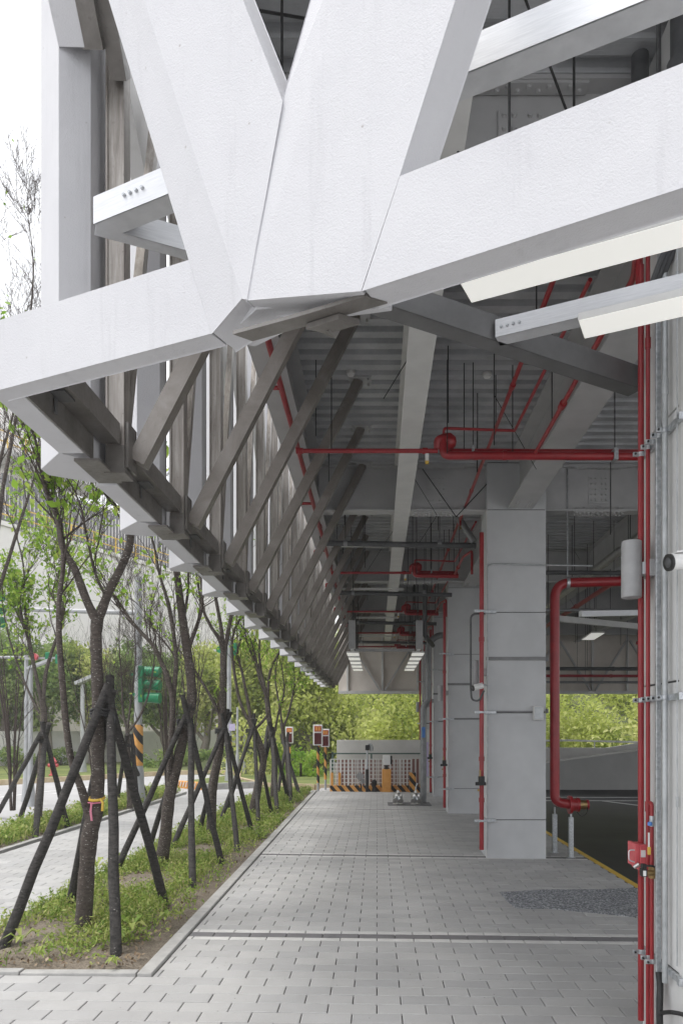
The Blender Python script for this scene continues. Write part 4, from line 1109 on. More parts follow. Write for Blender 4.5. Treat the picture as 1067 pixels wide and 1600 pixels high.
# dark fitting at the upper right and cable lead above the lower channel
t = thing("ceiling_hoist_fitting", "dark round pipe fittings and red pipe hanging under the deck at top right", "fitting", (1.5, 3.6, 5))
mb = MB(); mb.lathe((1.40, 3.85, 4.9), [(0.05, -0.5), (0.05, 0.15), (0.06, 0.155), (0.06, 0.2), (0.045, 0.21), (0.045, 0.4)], 14); mb.lathe((1.44, 3.45, 4.75), [(0.045, 0.0), (0.055, 0.02), (0.055, 0.14), (0.04, 0.16), (0.04, 0.5)], 14); mb.build("fitting", M['drain'], t)
mb = MB(); mb.tube(fillet([(1.43, 3.3, 4.3), (1.49, 3.4, 4.75), (1.7, 3.4, 4.95)], 0.1), 0.02, 10); mb.build("pipe", M['red'], t)
t = thing("cable_bundle", "dark bundle of cables curving up beside the lit lower channel at right edge", "cable", (1.3, 3.5, 3.9))
for k in range(3):
    mb = MB(); mb.tube(fillet([(1.38 + k * .02, 3.72, 3.9), (1.43 + k * .02, 3.6, 4.1), (1.62 + k * .03, 3.6, 4.4)], 0.15), 0.016, 8); mb.build("cable", M['drain'], t)

# --- luminaires: flat lit panels in aluminium frames
def luminaire(c, d, L, W, label, group, drop=0.0, hang=None):
    c = Vector(c); d = Vector(d).normalized(); s = Vector((-d.y, d.x, 0))
    t = thing("ceiling_light", label, "light", c, group)
    mb = MB(); mb.bar(c + Vector((0, 0, 0.0185)), c + d * L + Vector((0, 0, 0.0185)), W, 0.033); mb.build("housing", M['white'], t, bevel=0.003)
    mb = MB(); mb.bar(c + d * 0.004, c + d * (L - 0.004), W - 0.008, 0.003); mb.build("diffuser", M['diffuser'], t)
    if hang is not None:
        mb = MB()
        for q in (0.2, 0.8):
            p = c + d * L * q; mb.tube([p + Vector((0, 0, 0.03)), (p.x, p.y, hang)], 0.006, 6)
        mb.build_each("hanger_rod", M['rod'], t)
    return t
p = (atz(704.5, 447.5, ZL + 0.02) + atz(748, 466, ZL + 0.02)) / 2
luminaire(p, FD, 1.0, 0.172, "lit flat panel light right under the big white beam at top right", "flat lights near the front", hang=DECK)
p = (atz(885, 508, ZL - 0.04) + atz(930, 522, ZL - 0.04)) / 2
luminaire(p, FD, 0.95, 0.172, "lit flat panel light hanging under the aluminium channel at right edge", "flat lights near the front")
for sgn in (-0.54, 1.28):
    nm = ("small lit ceiling panel in the left row at the far end, ", "small lit ceiling panel in the right row at the far end, ")[sgn > 0]
    for k in range(5):
        w = ("front one", "second one", "middle one", "fourth one", "hindmost one")[k]
        x = -0.53 if sgn < 0 else 0.90
        luminaire((x, 15.7 + k * 1.0, 3.40), (0, 1, 0), 0.62, 0.27, nm + w, "far ceiling panels", hang=DECK)
    t = thing("lamp_carrier_rail", ("left" if sgn < 0 else "right") + " hanging metal rail carrying the far row of lit panels", "rail", (x, 18, 3.47))
    mb = MB(); mb.box((x - 0.03, 15.4, 3.44), (x + 0.03, 20.6, 3.50)); mb.build("rail", M['alu'], t)
    mb = MB(); mb.box((x - 0.07, 15.3, 3.46), (x + 0.07, 15.5, 4.05)); mb.build("end_hanger", M['lampgrey'], t)
t = thing("cross_rail", "thin pale rail spanning between the two far rows of lit panels", "rail", (0.2, 16.5, 3.37)); mb = MB(); mb.box((-0.5, 16.45, 3.52), (0.85, 16.53, 3.58)); mb.build("rail", M['lampgrey'], t)
t = luminaire((4.95, 16.2, 3.9), (0.1, 1, 0), 1.2, 0.3, "lit panel light over the car park behind the fire main", "car park lights", hang=DECK)
t = thing("carrier_rail", "long pale carrier rail slanting back over the car park", "rail", (5.2, 14, 4.0)); mb = MB(); mb.bar((3.6, 14.6, 3.98), (8.6, 17.4, 4.0), 0.08, 0.12); mb.build("rail", M['trim'], t)
t = thing("carrier_rail", "second pale carrier rail slanting over the car park, behind the fire main bend", "rail", (4, 12, 4.0)); mb = MB(); mb.bar((3.2, 11.4, 3.55), (6.5, 13.2, 3.9), 0.06, 0.09); mb.build("rail", M['alu'], t)

# --- smoke detectors on the deck
for (px, py, z, lab) in ((548, 583, DECK - 0.02, "white round smoke detector on the deck left of the long beam"), (761, 586, DECK - 0.02, "white round smoke detector on the deck right of the long beam")):
    p = atz(px, py, z)
    t = thing("smoke_detector", lab, "smoke detector", p)
    mb = MB(); mb.lathe(p, [(0.046, 0.02), (0.046, -0.004), (0.042, -0.008)], 18); mb.build("base", M['trim'], t)
    mb = MB(); mb.lathe(p, [(0.036, -0.0085), (0.034, -0.022), (0.02, -0.028)], 18); mb.build("sensor", M['white'], t)
for k, (x, yy) in enumerate(((0.85, 11.6), (-0.3, 12.0), (3.5, 11.0))):
    p = Vector((x, yy, DECK - 0.02)); t = thing("smoke_detector", ("white smoke detector on the second bay's deck right of the long beam", "white smoke detector on the second bay's deck among the braces", "white smoke detector over the car park beyond the grey column")[k], "smoke detector", p)
    mb = MB(); mb.lathe(p, [(0.055, 0.02), (0.055, -0.005), (0.042, -0.012), (0.04, -0.04), (0.02, -0.05)], 16); mb.build("sensor", M['trim'], t)

# ================================================================== STREET FURNITURE, FAR END
# black-and-orange plinth and white mesh fence at the end of the walk
t = thing("mesh_fence", "white metal mesh fence on a black and orange striped plinth at the walk's end", "fence", (-0.1, 20.9, 0))
mb = MB(); mb.box((-1.36, 20.85, -0.06), (1.02, 21.05, 0.13)); mb.build("striped_plinth", M['stripe'], t, bevel=0.01)
mb = MB(); mb.box((0.92, 20.45, -0.06), (1.10, 20.84, 0.52)); mb.box((1.10, 20.45, -.06), (1.62, 20.62, 0.13)); mb.build("striped_plinth", M['stripe'], t, bevel=0.01)
x0, x1, ztop = -1.34, 0.98, 0.88
for k in range(7):
    z = 0.20 + k * 0.113; mb = MB(); mb.box((x0, 20.93, z), (x1, 20.955, z + 0.022)); mb.build("rail", M['white'], t)
for k in range(24):
    x = x0 + k * (x1 - x0) / 23; wv = 0.012 if k % 5 else 0.022
    mb = MB(); mb.box((x - wv, 20.915, 0.13), (x + wv, 20.928, ztop)); mb.build("upright", M['white'], t)
for k in range(2):
    x = -1.30 + 0.22 * k; mb = MB(); mb.box((x - 0.035, 20.86, 0.13), (x + 0.035, 20.91, 0.50)); mb.build("orange_post", M['orange'], t)
t = thing("picket_screen", "red-brown picket screen standing just behind the white mesh fence", "screen", (0, 21.6, 0))
for k in range(26):
    x = -1.2 + k * 0.125; mb = MB(); mb.box((x, 21.6, -0.06), (x + 0.075, 21.63, 0.87)); mb.build("picket", M['rustbrown'], t)
t = thing("concrete_parapet", "pale concrete parapet wall with a green rail behind the white mesh fence", "wall", (0, 23, 0))
mb = MB(); mb.box((-1.28, 23.0, -0.4), (2.9, 23.25, 1.42)); mb.build("wall", M['concrete'], t, bevel=0.01)
mb = MB(); mb.box((-1.42, 22.6, 0.98), (2.9, 22.66, 1.02)); mb.box((-1.42, 22.6, -0.1), (-1.36, 22.66, 1.05)); mb.box((-0.2, 22.6, -0.1), (-0.15, 22.66, 0.98)); mb.build("green_rail", M['darkgreen'], t)
mb = MB(); mb.box((-1.30, 22.5, -.3), (2.9, 22.55, 0.72)); mb.build("lower_wall", M['concrete'], t)
# ticket pillar
t = thing("ticket_pillar", "orange pillar carrying a white ticket machine at the end of the walk", "ticket machine", (0.27, 20.6, 0))
mb = MB(); mb.box((0.14, 20.5, -0.06), (0.40, 20.72, 0.62)); mb.build("pillar", M['orange'], t, bevel=0.02)
mb = MB(); mb.box((0.22, 20.56, 0.62), (0.32, 20.66, 0.74)); mb.build("neck", M['black'], t)
mb = MB(); mb.box((0.17, 20.48, 0.74), (0.38, 20.7, 1.02)); k = mb.build("machine_box", M['white'], t, bevel=0.015)
mb = MB(); mb.box((0.381, 20.5, 0.76), (0.43, 20.7, 1.0)); mb.build("machine_side", M['black'], k)
t = thing("barrier_post", "dark slim post with round sensor head in front of the mesh fence", "post", (-0.28, 20.5, 0))
mb = MB(); mb.tube([(-0.28, 20.5, -0.06), (-0.28, 20.5, 0.62)], 0.045, 12); mb.build("sleeve", M['black'], t)
mb = MB(); mb.tube([(-0.28, 20.5, 0.62), (-0.28, 20.5, 1.2)], 0.025, 12); mb.build("pole", M['galv'], t)
mb = MB(); mb.box((-0.33, 20.45, 1.16), (-0.22, 20.55, 1.31)); mb.build("head", M['black'], t, bevel=0.01)
mb = MB(); mb.tube([(-0.20, 20.5, 1.24), (-0.17, 20.52, 1.25)], 0.12, 18); mb.build("disc", M['conduit'], t)
t = thing("spotlight", "small grey floodlight with a black foot low beside the barrier post", "floodlight", (-0.45, 20.6, 0.3))
mb = MB(); mb.tube([(-0.48, 20.5, 0.42), (-0.48, 20.65, 0.46)], [0.11, 0.07], 14); mb.tube([(-0.40, 20.5, 0.28), (-0.46, 20.6, 0.24)], [0.07, 0.05], 12); mb.build("lamp_head", M['lampgrey'], t)
mb = MB(); mb.tube([(-0.45, 20.6, -0.05), (-0.45, 20.6, 0.40)], 0.02, 8); mb.build("foot", M['black'], t)
t = thing("black_cone_lamp", "small black bollard lamp beside the orange striped plinth", "bollard", (-0.1, 20.55, 0))
mb = MB(); mb.lathe((-0.08, 20.55, -0.06), [(0.09, 0), (0.06, 0.12), (0.05, 0.2), (0.08, 0.24), (0.08, 0.34), (0.03, 0.38)], 14); mb.build("body", M['black'], t)
# two nickel hose valves standing on the paving
for k, (px, py) in enumerate(((621, 1255), (649, 1256))):
    p = atz(px, py, 0.0); p = Vector((p.x, 16.9, gz(p.x)))
    t = thing("hose_valve", ("left nickel twin hose valve standing on the paving near the end", "right nickel hose valve with an upright rod on the paving near the end")[k], "hose valve", p, "nickel hose valves on the paving")
    mb = MB(); mb.lathe(p, [(0.12, 0.0), (0.12, 0.012), (0.045, 0.02), (0.04, 0.08), (0.09, 0.11), (0.115, 0.17), (0.09, 0.24), (0.03, 0.27), (0.02, 0.33)], 18); mb.build("valve_body", M['chrome'], t)
    for s in (-1, 1):
        mb = MB(); mb.tube([p + Vector((s * .03, -0.09, 0.15)), p + Vector((s * .06, -0.2, 0.10))], [0.055, 0.05], 14); o = mb.build("outlet", M['galv'], t)
        mb = MB(); mb.tube([p + Vector((s * .062, -0.205, 0.098)), p + Vector((s * .066, -0.22, 0.094))], 0.06, 14); mb.build("cap", M['chrome'], o)
    mb = MB(); mb.tube([p + Vector((-0.05, 0, 0.3)), p + Vector((0.05, 0, 0.3))], 0.012, 8); mb.build("hand_wheel", M['chrome'], t)
    if k: mb = MB(); mb.tube([p + Vector((0, 0, 0.33)), p + Vector((0.01, 0, 0.42)), p + Vector((0.05, 0, 0.5))], 0.015, 8); mb.build("rod", M['galv'], t)
mb = MB(); mb.box((0.25, 16.5, gz(.6) + 0.003), (1.25, 17.35, gz(0.6) + 0.0075)); mb.build("floor_plate", M['paver_dark'], walk)
t = thing("control_cabinet", "pale upright cabinet with lilac film by the far columns", "cabinet", (1.2, 20, 0)); mb = MB(); mb.box((1.28, 20.0, -.02), (1.46, 20.35, 1.75)); mb.build("body", M['trim'], t, bevel=0.01)
mb = MB(); mb.box((1.30, 19.99, 0.45), (1.42, 19.998, 1.40)); mb.build("lilac_film", M['purple'], t)

# ramp walls on the far side of the car park
t = thing("ramp_wall", "dark grey sloping ramp wall at the back of the car park", "wall", (8, 21.7, 0))
mb = MB(); mb.prism([(2.9, 21.7, -0.1), (16, 21.7, -0.1), (16, 21.7, 2.2), (2.9, 21.7, 0.45)], (0, 0.2, 0)); mb.build("wall", M['greywall'], t)
mb = MB(); mb.prism([(2.9, 21.66, 0.452), (16, 21.66, 2.202), (16, 21.66, 2.24), (2.9, 21.66, 0.49)], (0, 0.28, 0)); mb.build("coping", M['concrete'], t)
t = thing("ramp_parapet", "pale parapet with white rail behind the dark ramp wall", "wall", (8, 23.5, 0))
mb = MB(); mb.prism([(2.9, 23.5, -0.3), (18, 23.5, -.3), (18, 23.5, 1.7), (8.6, 23.5, 1.33), (7.5, 23.5, 1.16), (2.9, 23.5, 1.18)], (0, 0.25, 0)); mb.build("wall", M['concrete'], t)
mb = MB(); mb.tube([(2.9, 23.6, 1.36), (6.2, 23.6, 1.40), (9.0, 23.6, 1.33)], 0.03, 8)
for k in range(5): mb.tube([(3.2 + k * 1.3, 23.6, 1.15), (3.2 + k * 1.3, 23.6, 1.38)], 0.02, 8)
mb.build("hand_rail", M['white'], t)

# warning signals on striped posts
def signal(px, py, Y, hgt, label):
    p = at(px, py, Y); zb = -0.1 if px > 470 else -0.1
    x = p.x; zc = p.z
    t = thing("warning_signal", label, "signal", (x, Y, zb), "red warning signals by the car park gate")
    mb = MB(); mb.tube([(x, Y, zb), (x, Y, zc - hgt * 0.95)], 0.035, 12); o = mb.build("post", M['galv'], t)
    mb = MB(); mb.tube([(x, Y, zc - hgt * 2.3), (x, Y, zc - hgt * 0.5)], 0.042, 12); mb.build("striped_sleeve", M['stripe_fine'], t)
    w = hgt * 0.46
    mb = MB(); mb.box((x - w / 2, Y - 0.10, zc - hgt / 2), (x + w / 2, Y + 0.02, zc + hgt / 2)); mb.build("signal_box", M['white'], t, bevel=0.02)
    mb = MB(); mb.box((x - w * .36, Y - 0.106, zc + hgt * .17), (x + w * .36, Y - 0.1005, zc + hgt * .43)); mb.build("amber_screen", M['amberglass'], t)
    mb = MB()
    for q in (-0.15, 0.12): mb.box((x + q * w - 0.02, Y - 0.110, zc + hgt * .22), (x + q * w + 0.03, Y - 0.1065, zc + hgt * .38))
    mb.build_each("sign_mark", M['orange'], t)
    mb = MB(); mb.box((x - w * .36, Y - 0.106, zc - hgt * .44), (x + w * .36, Y - 0.1005, zc + hgt * .1)); mb.build("red_screen", M['redglass'], t)
signal(497, 1149, 20.9, 0.60, "tallest red and amber warning signal on a striped post, in front of its twin")
signal(508.5, 1153.5, 21.6, 0.54, "warning signal half hidden behind the taller twin on a striped post")
signal(452.5, 1149, 24.5, 0.56, "warning signal standing alone on a striped post left of the pair")

# traffic light with mast arm
def pole(name, label, px, Y, z1, r, mat, arm=None, cat="pole", stripe=None, zb=-0.12):
    x = (px - CX) * Y / FPX
    t = thing(name, label, cat, (x, Y, zb))
    mb = MB(); mb.tube([(x, Y, zb), (x, Y, z1)], [r, r * 0.8], 14); mb.build("pole", mat, t)
    mb = MB(); mb.lathe((x, Y, zb), [(r * 2.0, 0), (r * 2.0, 0.05), (r * 1.35, 0.5), (r * 1.25, 0.9), (r, 1.0)], 10); mb.build("base", mat, t)
    if stripe:
        mb = MB(); mb.tube([(x, Y, stripe[0]), (x, Y, stripe[1])], r * 1.08, 14); mb.build("striped_band", M['stripe_fine'], t)
    if arm:
        mb = MB(); mb.tube([(x, Y, arm[1])] + [tuple(arm[0])], [r * 0.6, r * 0.4], 12); mb.build("mast_arm", mat, t)
    return t, x
pole_m = mottled("light_grey_pole", (0.36, 0.37, 0.38), (0.46, 0.47, 0.48), 4.0, 0.5, 0.2)
t, x = pole("traffic_light", "grey traffic light post with long mast arm and green three-lamp housing", 216, 16.8, 5.3, 0.10, pole_m, ((-10.6, 16.4, 4.55), 4.45), "traffic light", (0.9, 1.85))
def head(x, Y, zc, t, three=True, face=1, dx=0.28):
    mb = MB(); mb.box((x - 0.06 + dx * .3, Y - 0.14, zc - 0.42), (x + 0.06 + dx * .3, Y + 0.14, zc + 0.42)); h = mb.build("signal_head", M['green'], t, bevel=0.02)
    for k in (-1, 0, 1):
        mb = MB(); mb.tube([(x + .06 + dx * .3, Y, zc + k * 0.30), (x + 0.22 + dx * .5, Y - 0.02, zc + k * 0.30 - .01), (x + 0.36 + dx * .5, Y - 0.03, zc + k * 0.30 - 0.02)], [0.115, 0.12, 0.125], 16); mb.build("lamp_hood", M['green'], h)
    mb = MB(); mb.box((x - 0.2, Y - 0.02, zc + 0.2), (x + 0.02, Y + 0.02, zc + 0.26)); mb.box((x - 0.2, Y - 0.02, zc - 0.26), (x + .02, Y + 0.02, zc - 0.2)); mb.build_each("head_bracket", M['green'], h)
head(x + 0.03, 16.75, H - (1070 - CY) * 16.8 / FPX, t)
head(-9.02, 16.5, 4.50, t)
t, x = pole("traffic_light", "slim white signal post with small green heads and a striped band, farther along the road", 358, 24.0, 5.0, 0.085, pole_m, None, "traffic light", (0.75, 1.55))
for s in (-1, 1):
    mb = MB(); mb.box((x + s * 0.18 - 0.11, 23.9, 4.2), (x + s * 0.18 + 0.11, 24.1, 4.62)); h = mb.build("signal_head", M['green'], t, bevel=0.03)
    mb = MB(); mb.tube([(x + s * .2, 23.9, 4.4), (x + s * .26, 23.7, 4.38)], 0.11, 12); mb.build("lamp_hood", M['green'], h)
mb = MB(); mb.box((x + 0.02, 23.88, 1.72), (x + 0.22, 23.9, 1.95)); mb.build("sign_plate", M['purple'], t)
t, x = pole("street_lamp", "pale street lamp post with flat arm, left of the traffic light", 48, 17.5, 3.25, 0.06, pole_m, None, "street lamp")
mb = MB(); mb.bar((x - 0.06, 17.5, 3.22), (x + 0.52, 17.4, 3.42), 0.14, 0.06); mb.build("lamp_arm", pole_m, t)
t, x = pole("signal_mast", "pale mast with horizontal arm and one red lamp at far left", 41, 18.6, 3.66, 0.06, pole_m, ((-13, 18.4, 3.62), 3.6), "traffic light")
mb = MB(); mb.tube([(-8.74, 18.5, 3.60), (-8.72, 18.35, 3.60)], 0.09, 14); mb.build("red_lamp", M['redpink'], t)
mb = MB(); mb.box((-8.46, 18.4, 3.5), (-8.34, 18.6, 3.72)); mb.build("signal_head", M['green'], t, bevel=0.03)
mb = MB(); mb.box((-8.20, 18.4, 3.42), (-8.08, 18.6, 3.66)); mb.build("signal_head", M['green'], t, bevel=0.03)
mb = MB(); mb.bar((x, 18.5, 3.56), (-8.1, 18.5, 3.58), 0.05, 0.05); mb.build("lamp_carrier", pole_m, t)
t, x = pole("street_lamp", "short grey lamp post with square head in front of the dark trees", 129, 30, 3.65, 0.10, pole_m, None, "street lamp")
mb = MB(); mb.bar((x - 0.2, 29.9, 3.68), (x + 0.55, 29.7, 3.95), 0.3, 0.14); mb.build("lamp_head", pole_m, t)
for (px, Y, z1, lab) in ((371, 27, 2.6, "thin grey post right of the white signal post"), (382, 29, 1.4, "low grey post by the far kerb"), (220, 24, 3.6, "thin grey pole just behind the traffic light")):
    pole("street_post", lab, px, Y, z1, 0.05, pole_m, None, "post")
# hydrant
p = at(83, 1203, 27.5); p.z = 0.0
t = thing("fire_hydrant", "small red fire hydrant on the grass across the road", "hydrant", p)
mb = MB(); mb.lathe(p, [(0.16, 0), (0.16, 0.05), (0.10, 0.07), (0.10, 0.5), (0.14, 0.52), (0.14, 0.56), (0.10, 0.6), (0.03, 0.72)], 14); mb.build("barrel", M['redpink'], t)
mb = MB(); mb.tube([p + Vector((-0.18, 0, 0.4)), p + Vector((0.18, 0, 0.4))], 0.07, 10); mb.build("outlet", M['redpink'], t)
# wooden edged planter on the corner
t = thing("corner_planter", "low orange-brown edged planter at the road corner", "planter", (-6.3, 23, 0))
mb = MB(); mb.bar((-6.5, 23.4, -0.02), (-5.35, 22.4, -0.02), 0.14, 0.26); mb.build("front_edge", M['orange'], t, bevel=0.01)
mb = MB(); mb.bar((-5.3, 22.4, -0.04), (-3.9, 23.2, -0.04), 0.14, 0.24); mb.build("side_edge", M['kerb'], t, bevel=0.01)
for k in range(10):
    a = Vector((-6.48, 23.28, 0.0)).lerp(Vector((-5.45, 22.38, 0.0)), k / 9); mb = MB(); mb.bar(a + Vector((-.02, -0.02, -0.06)), a + Vector((0.02, -0.04, 0.09)), 0.04, 0.02); mb.build("white_tick", M['white'], t)
mb = MB(); mb.prism([(-6.45, 23.55, -0.1), (-5.3, 22.55, -0.1), (-4.0, 23.2, -0.1), (-5.6, 26.5, -0.1)], (0, 0, 0.16)); mb.build("turf", M['grass_base'], t)

# ================================================================== LARGE BUILDING ACROSS THE ROAD
A = Vector((-26.5, 25.0, 0)); B = Vector((-6.0, 66.0, 0)); dv = (B - A).normalized(); nv = Vector((dv.y, -dv.x, 0))
def wl_(s, out=0.0, z=0.0): p = A + dv * s + nv * out; return Vector((p.x, p.y, z))
t = thing("pale_building", "large pale windowless building wall across the road, behind the street trees", "building", A)
Lw = (B - A).length
def slab_(name, s0, s1, o0, o1, z0, z1, mat, par, bevel=0):
    mb = MB(); mb.prism([wl_(s0, o0, z0), wl_(s1, o0, z0), wl_(s1, o1, z0), wl_(s0, o1, z0)], (0, 0, z1 - z0)); return mb.build(name, mat, par, bevel=bevel)
slab_("upper_wall", -8, Lw, -6, 0.0, 6.6, 12.6, M['bwall'], t)
slab_("lower_wall", -8, Lw, -6, -0.35, -0.3, 6.6, M['bwall_low'], t)
slab_("ledge", -8, Lw, -0.34, 0.25, 6.35, 6.62, M['bwall'], t)
slab_("coping", -8, Lw, -0.6, 0.12, 12.61, 12.85, M['bwall'], t)
for k in range(9):
    slab_("pilaster", -4 + k * 5.2, -3.2 + k * 5.2, -0.345, 0.12, -0.3, 6.34, M['bwall_low'], t)
for k in range(9):
    slab_("wall_joint", -2 + k * 5.2, -1.97 + k * 5.2, 0.001, 0.006, 6.7, 12.5, M['kerb'], t)
slab_("horizontal_joint", -8, Lw, 0.001, 0.007, 9.6, 9.63, M['kerb'], t)
tf = thing("metal_fence", "dark grey upright-bar fence along the top of the pale building", "fence", wl_(0, 0, 12.85))
mb = MB()
for k in range(190):
    s = -6 + k * 0.26; q = wl_(s, -0.9, 12.85)
    mb.bar(q, q + Vector((0, 0, 2.9)), 0.16, 0.05, tuple(nv))
mb.build("bars", M['fence_dark'], tf, kind='stuff')
slab_("rail", -7, Lw, -1.0, -0.95, 13.2, 13.3, M['fence_dark'], tf); slab_("rail", -7, Lw, -1.0, -0.95, 15.4, 15.5, M['fence_dark'], tf)
ty = thing("yellow_railing", "thin yellow safety railing in front of the dark fence on the roof", "railing", wl_(0, 0, 12.85))
for z in (13.3, 13.85): slab_("rail", -7, Lw, -0.30, -0.25, z, z + 0.06, M['yellow'], ty)
for k in range(26): slab_("post", -6 + k * 1.7, -5.93 + k * 1.7, -0.30, -0.24, 12.86, 13.9, M['yellow'], ty)
# another roof further up, behind the fence
t = thing("rooftop_block", "pale rooftop building with stepped blocks beyond the dark fence", "building", wl_(0, -14, 12))
slab_("block", 15, 27, -22, -12, 12.0, 25.5, M['bwall'], t); slab_("block", 27.02, 31, -22, -13, 12, 23.4, M['concrete'], t); slab_("block", 31.02, 48, -24, -11, 12, 20.0, M['bwall'], t)
slab_("roof_slab", 15, 31, -11.9, -9.2, 20.4, 20.8, M['kerb'], t)
ty2 = thing("yellow_railing", "second yellow railing higher up by the rooftop block at far left", "railing", wl_(22, -9, 20.8))
for z in (21.3, 22.0): slab_("rail", 15, 31, -9.6, -9.55, z, z + 0.07, M['yellow'], ty2)
for k in range(12): slab_("post", 15.2 + k * 1.4, 15.27 + k * 1.4, -9.6, -9.54, 20.81, 22.05, M['yellow'], ty2)
# low garden wall behind the street trees
t = thing("garden_wall", "low grey retaining wall behind the street trees", "wall", (-14, 38, 0))
mb = MB(); mb.bar((-26, 28, 0.8), (-4, 50, 0.8), 0.3, 1.8); mb.build("wall", M['concrete'], t)

# ================================================================== TREES IN THE BED
def twig_system(limbs, depth, seed, gen=3, spread=0.55, shrink=0.62, up=0.5, n_side=(3, 5), rmin=0.0035):
    """limbs: list of (points, radii); grows finer branches from them; returns branch tubes and twig tips"""
    rg = random.Random(seed); out, tips = [], []
    def grow(p, d, L, r, g):
        n = 5; pts, rad = [p], [r]
        q, dd = Vector(p), Vector(d)
        for k in range(n):
            dd = (dd + Vector((rg.uniform(-.2, .2), rg.uniform(-.2, .2), rg.uniform(-.05, .16)))).normalized()
            q = q + dd * L / n; pts.append(q.copy()); rad.append(max(r * (1 - 0.8 * (k + 1) / n), 0.0016))
        out.append((pts, rad, g))
        if g <= 1: tips.extend(pts[2:])
        if g > 0:
            for k in range(rg.randint(*n_side)):
                f = rg.uniform(0.25, 1.0); i = min(int(f * n), n - 1)
                b = pts[i].lerp(pts[i + 1], f * n - i if f * n - i <= 1 else 1)
                e = (dd + Vector((rg.gauss(0, spread), rg.gauss(0, spread), rg.uniform(-0.1, up)))).normalized()
                grow(b, e, L * rg.uniform(0.5, 0.8), max(rad[i] * shrink, 0.002), g - 1)
    for pts, rad in limbs:
        m = len(pts)
        for k in range(int(depth * m)):
            f = rg.uniform(0.15 if rad[0] < 0.03 else 0.45, 1.0) * (m - 1); i = min(int(f), m - 2)
            b = pts[i].lerp(pts[i + 1], f - i); d0 = (pts[i + 1] - pts[i]).normalized()
            e = (d0 * 0.9 + Vector((rg.gauss(0, spread), rg.gauss(0, spread), rg.uniform(0.0, up + .2)))).normalized()
            grow(b, e, rg.uniform(0.35, 0.8), max(min(rad[i] * 0.4, 0.013), 0.004), gen - 1)
        d0 = (pts[-1] - pts[-2]).normalized()
        for k in range(2):
            grow(pts[-1], (d0 + Vector((rg.gauss(0, .3), rg.gauss(0, .3), 0.1))).normalized(), rg.uniform(.5, .9), rad[-1] * 0.8, gen - 1)
    return out, tips
def bed_tree(label, trunk, limbs, Y, seed, leaves, leaf_size=0.055, depth=1.6, gen=3, leafy_top=True, group="young trees tied to stakes in the planting bed", bare=0.5):
    """trunk and limbs: lists of (photo x, photo y, dY, radius) at the tree's own distance Y"""
    def conv(L):
        pts = [at(a, b, Y + c) for a, b, c, r in L]; rad = [r for a, b, c, r in L]
        sp = smooth_path(pts, 4); sr = list(np.interp(np.linspace(0, len(L) - 1, len(sp)), np.arange(len(L)), rad))
        return sp, sr
    base = at(trunk[0][0], trunk[0][1], Y); base.z = 0.03
    t = thing("young_tree", label, "tree", base, group)
    rg = random.Random(seed)
    sp, sr = conv(trunk)
    sp[0].z = min(sp[0].z, 0.0)
    mb = MB(); mb.tube([sp[0] - Vector((0, 0, 0.05))] + sp, [sr[0] * 1.5] + [sr[0] * 1.25] + [r * (1 + rg.uniform(-.05, .07)) for r in sr[1:]], 14); mb.build("trunk", M['bark'], t)
    LB = []
    for L in limbs:
        q = conv(L); LB.append(q)
        mb = MB(); mb.tube(q[0], [r * (1 + rg.uniform(-.05, .06)) for r in q[1]], 10); mb.build("limb", M['bark'], t)
    LB2 = LB if LB else [(sp, sr)]
    out, tips = twig_system(LB2, depth / 4.0, seed, gen)
    mb = MB()
    for pts, rad, g in out: mb.tube(pts, rad, 6 if g > 0 else 4, cap=False)
    if out: mb.build("twigs", M['twig'], t, kind='stuff')
    if leaves and tips:
        rr = np.random.default_rng(seed)
        tp = np.array([tuple(p) for p in tips])
        # leaves gather in tufts on some of the shoots
        keep = tp[rr.random(len(tp)) > bare]
        if len(keep) == 0: keep = tp
        idx = rr.integers(0, max(2, len(keep)), leaves) % len(keep)
        tuft = rr.random(len(keep))
        pos = keep[idx] + rr.normal(size=(leaves, 3)) * 0.035
        o = leaf_mesh("leaves", pos, leaf_size, M['leaf'], t, tint=tuft[idx] * 0.6 + rr.random(leaves) * 0.4, up=0.5, aspect=0.55)
        o["kind"] = 'stuff'
    return t
def stakes(label, centre, tie, bases, seed, over=0.30, r=0.036):
    rg = random.Random(seed)
    tie = Vector(tie)
    t = thing("tree_stakes", label, "tree stakes", (centre[0], centre[1], 0.02), "charred pole tripods bracing the trees")
    for b0 in bases:
        b = Vector(b0); d = (tie - b)
        off = Vector((-d.y, d.x, 0)).normalized() * (1 if bases.index(b0) % 2 else -1) * 0.06 - Vector((d.x, d.y, 0)).normalized() * 0.055
        q = tie + off; e = q + (q - b).normalized() * (over + rg.uniform(-.1, .1))
        n = 7; pts = [b.lerp(e, k / n) + Vector((rg.uniform(-.006, .006), rg.uniform(-.006, .006), 0)) for k in range(n + 1)]
        mb = MB(); mb.tube(pts, [r * (1.08 - 0.2 * k / n + rg.uniform(-.03, .03)) for k in range(n + 1)], 10); mb.build("pole", M['stake'], t)
    mb = MB()
    for k in range(3): mb.tube([tie + Vector((0.095 * math.cos(g), 0.095 * math.sin(g), -0.03 + 0.025 * k + 0.01 * math.sin(3 * g))) for g in np.linspace(0, 6.3, 17)], 0.011, 6)
    mb.tube([tie + Vector((0.09, -.05, 0)), tie + Vector((0.13, -.06, -0.05)), tie + Vector((0.12, -.06, -0.13))], 0.01, 6)
    mb.build("rope_tie", M['black'], t)
    return t
def gp(px, py): p = atz(px, py, 0.02); return (p.x, p.y, 0.0)

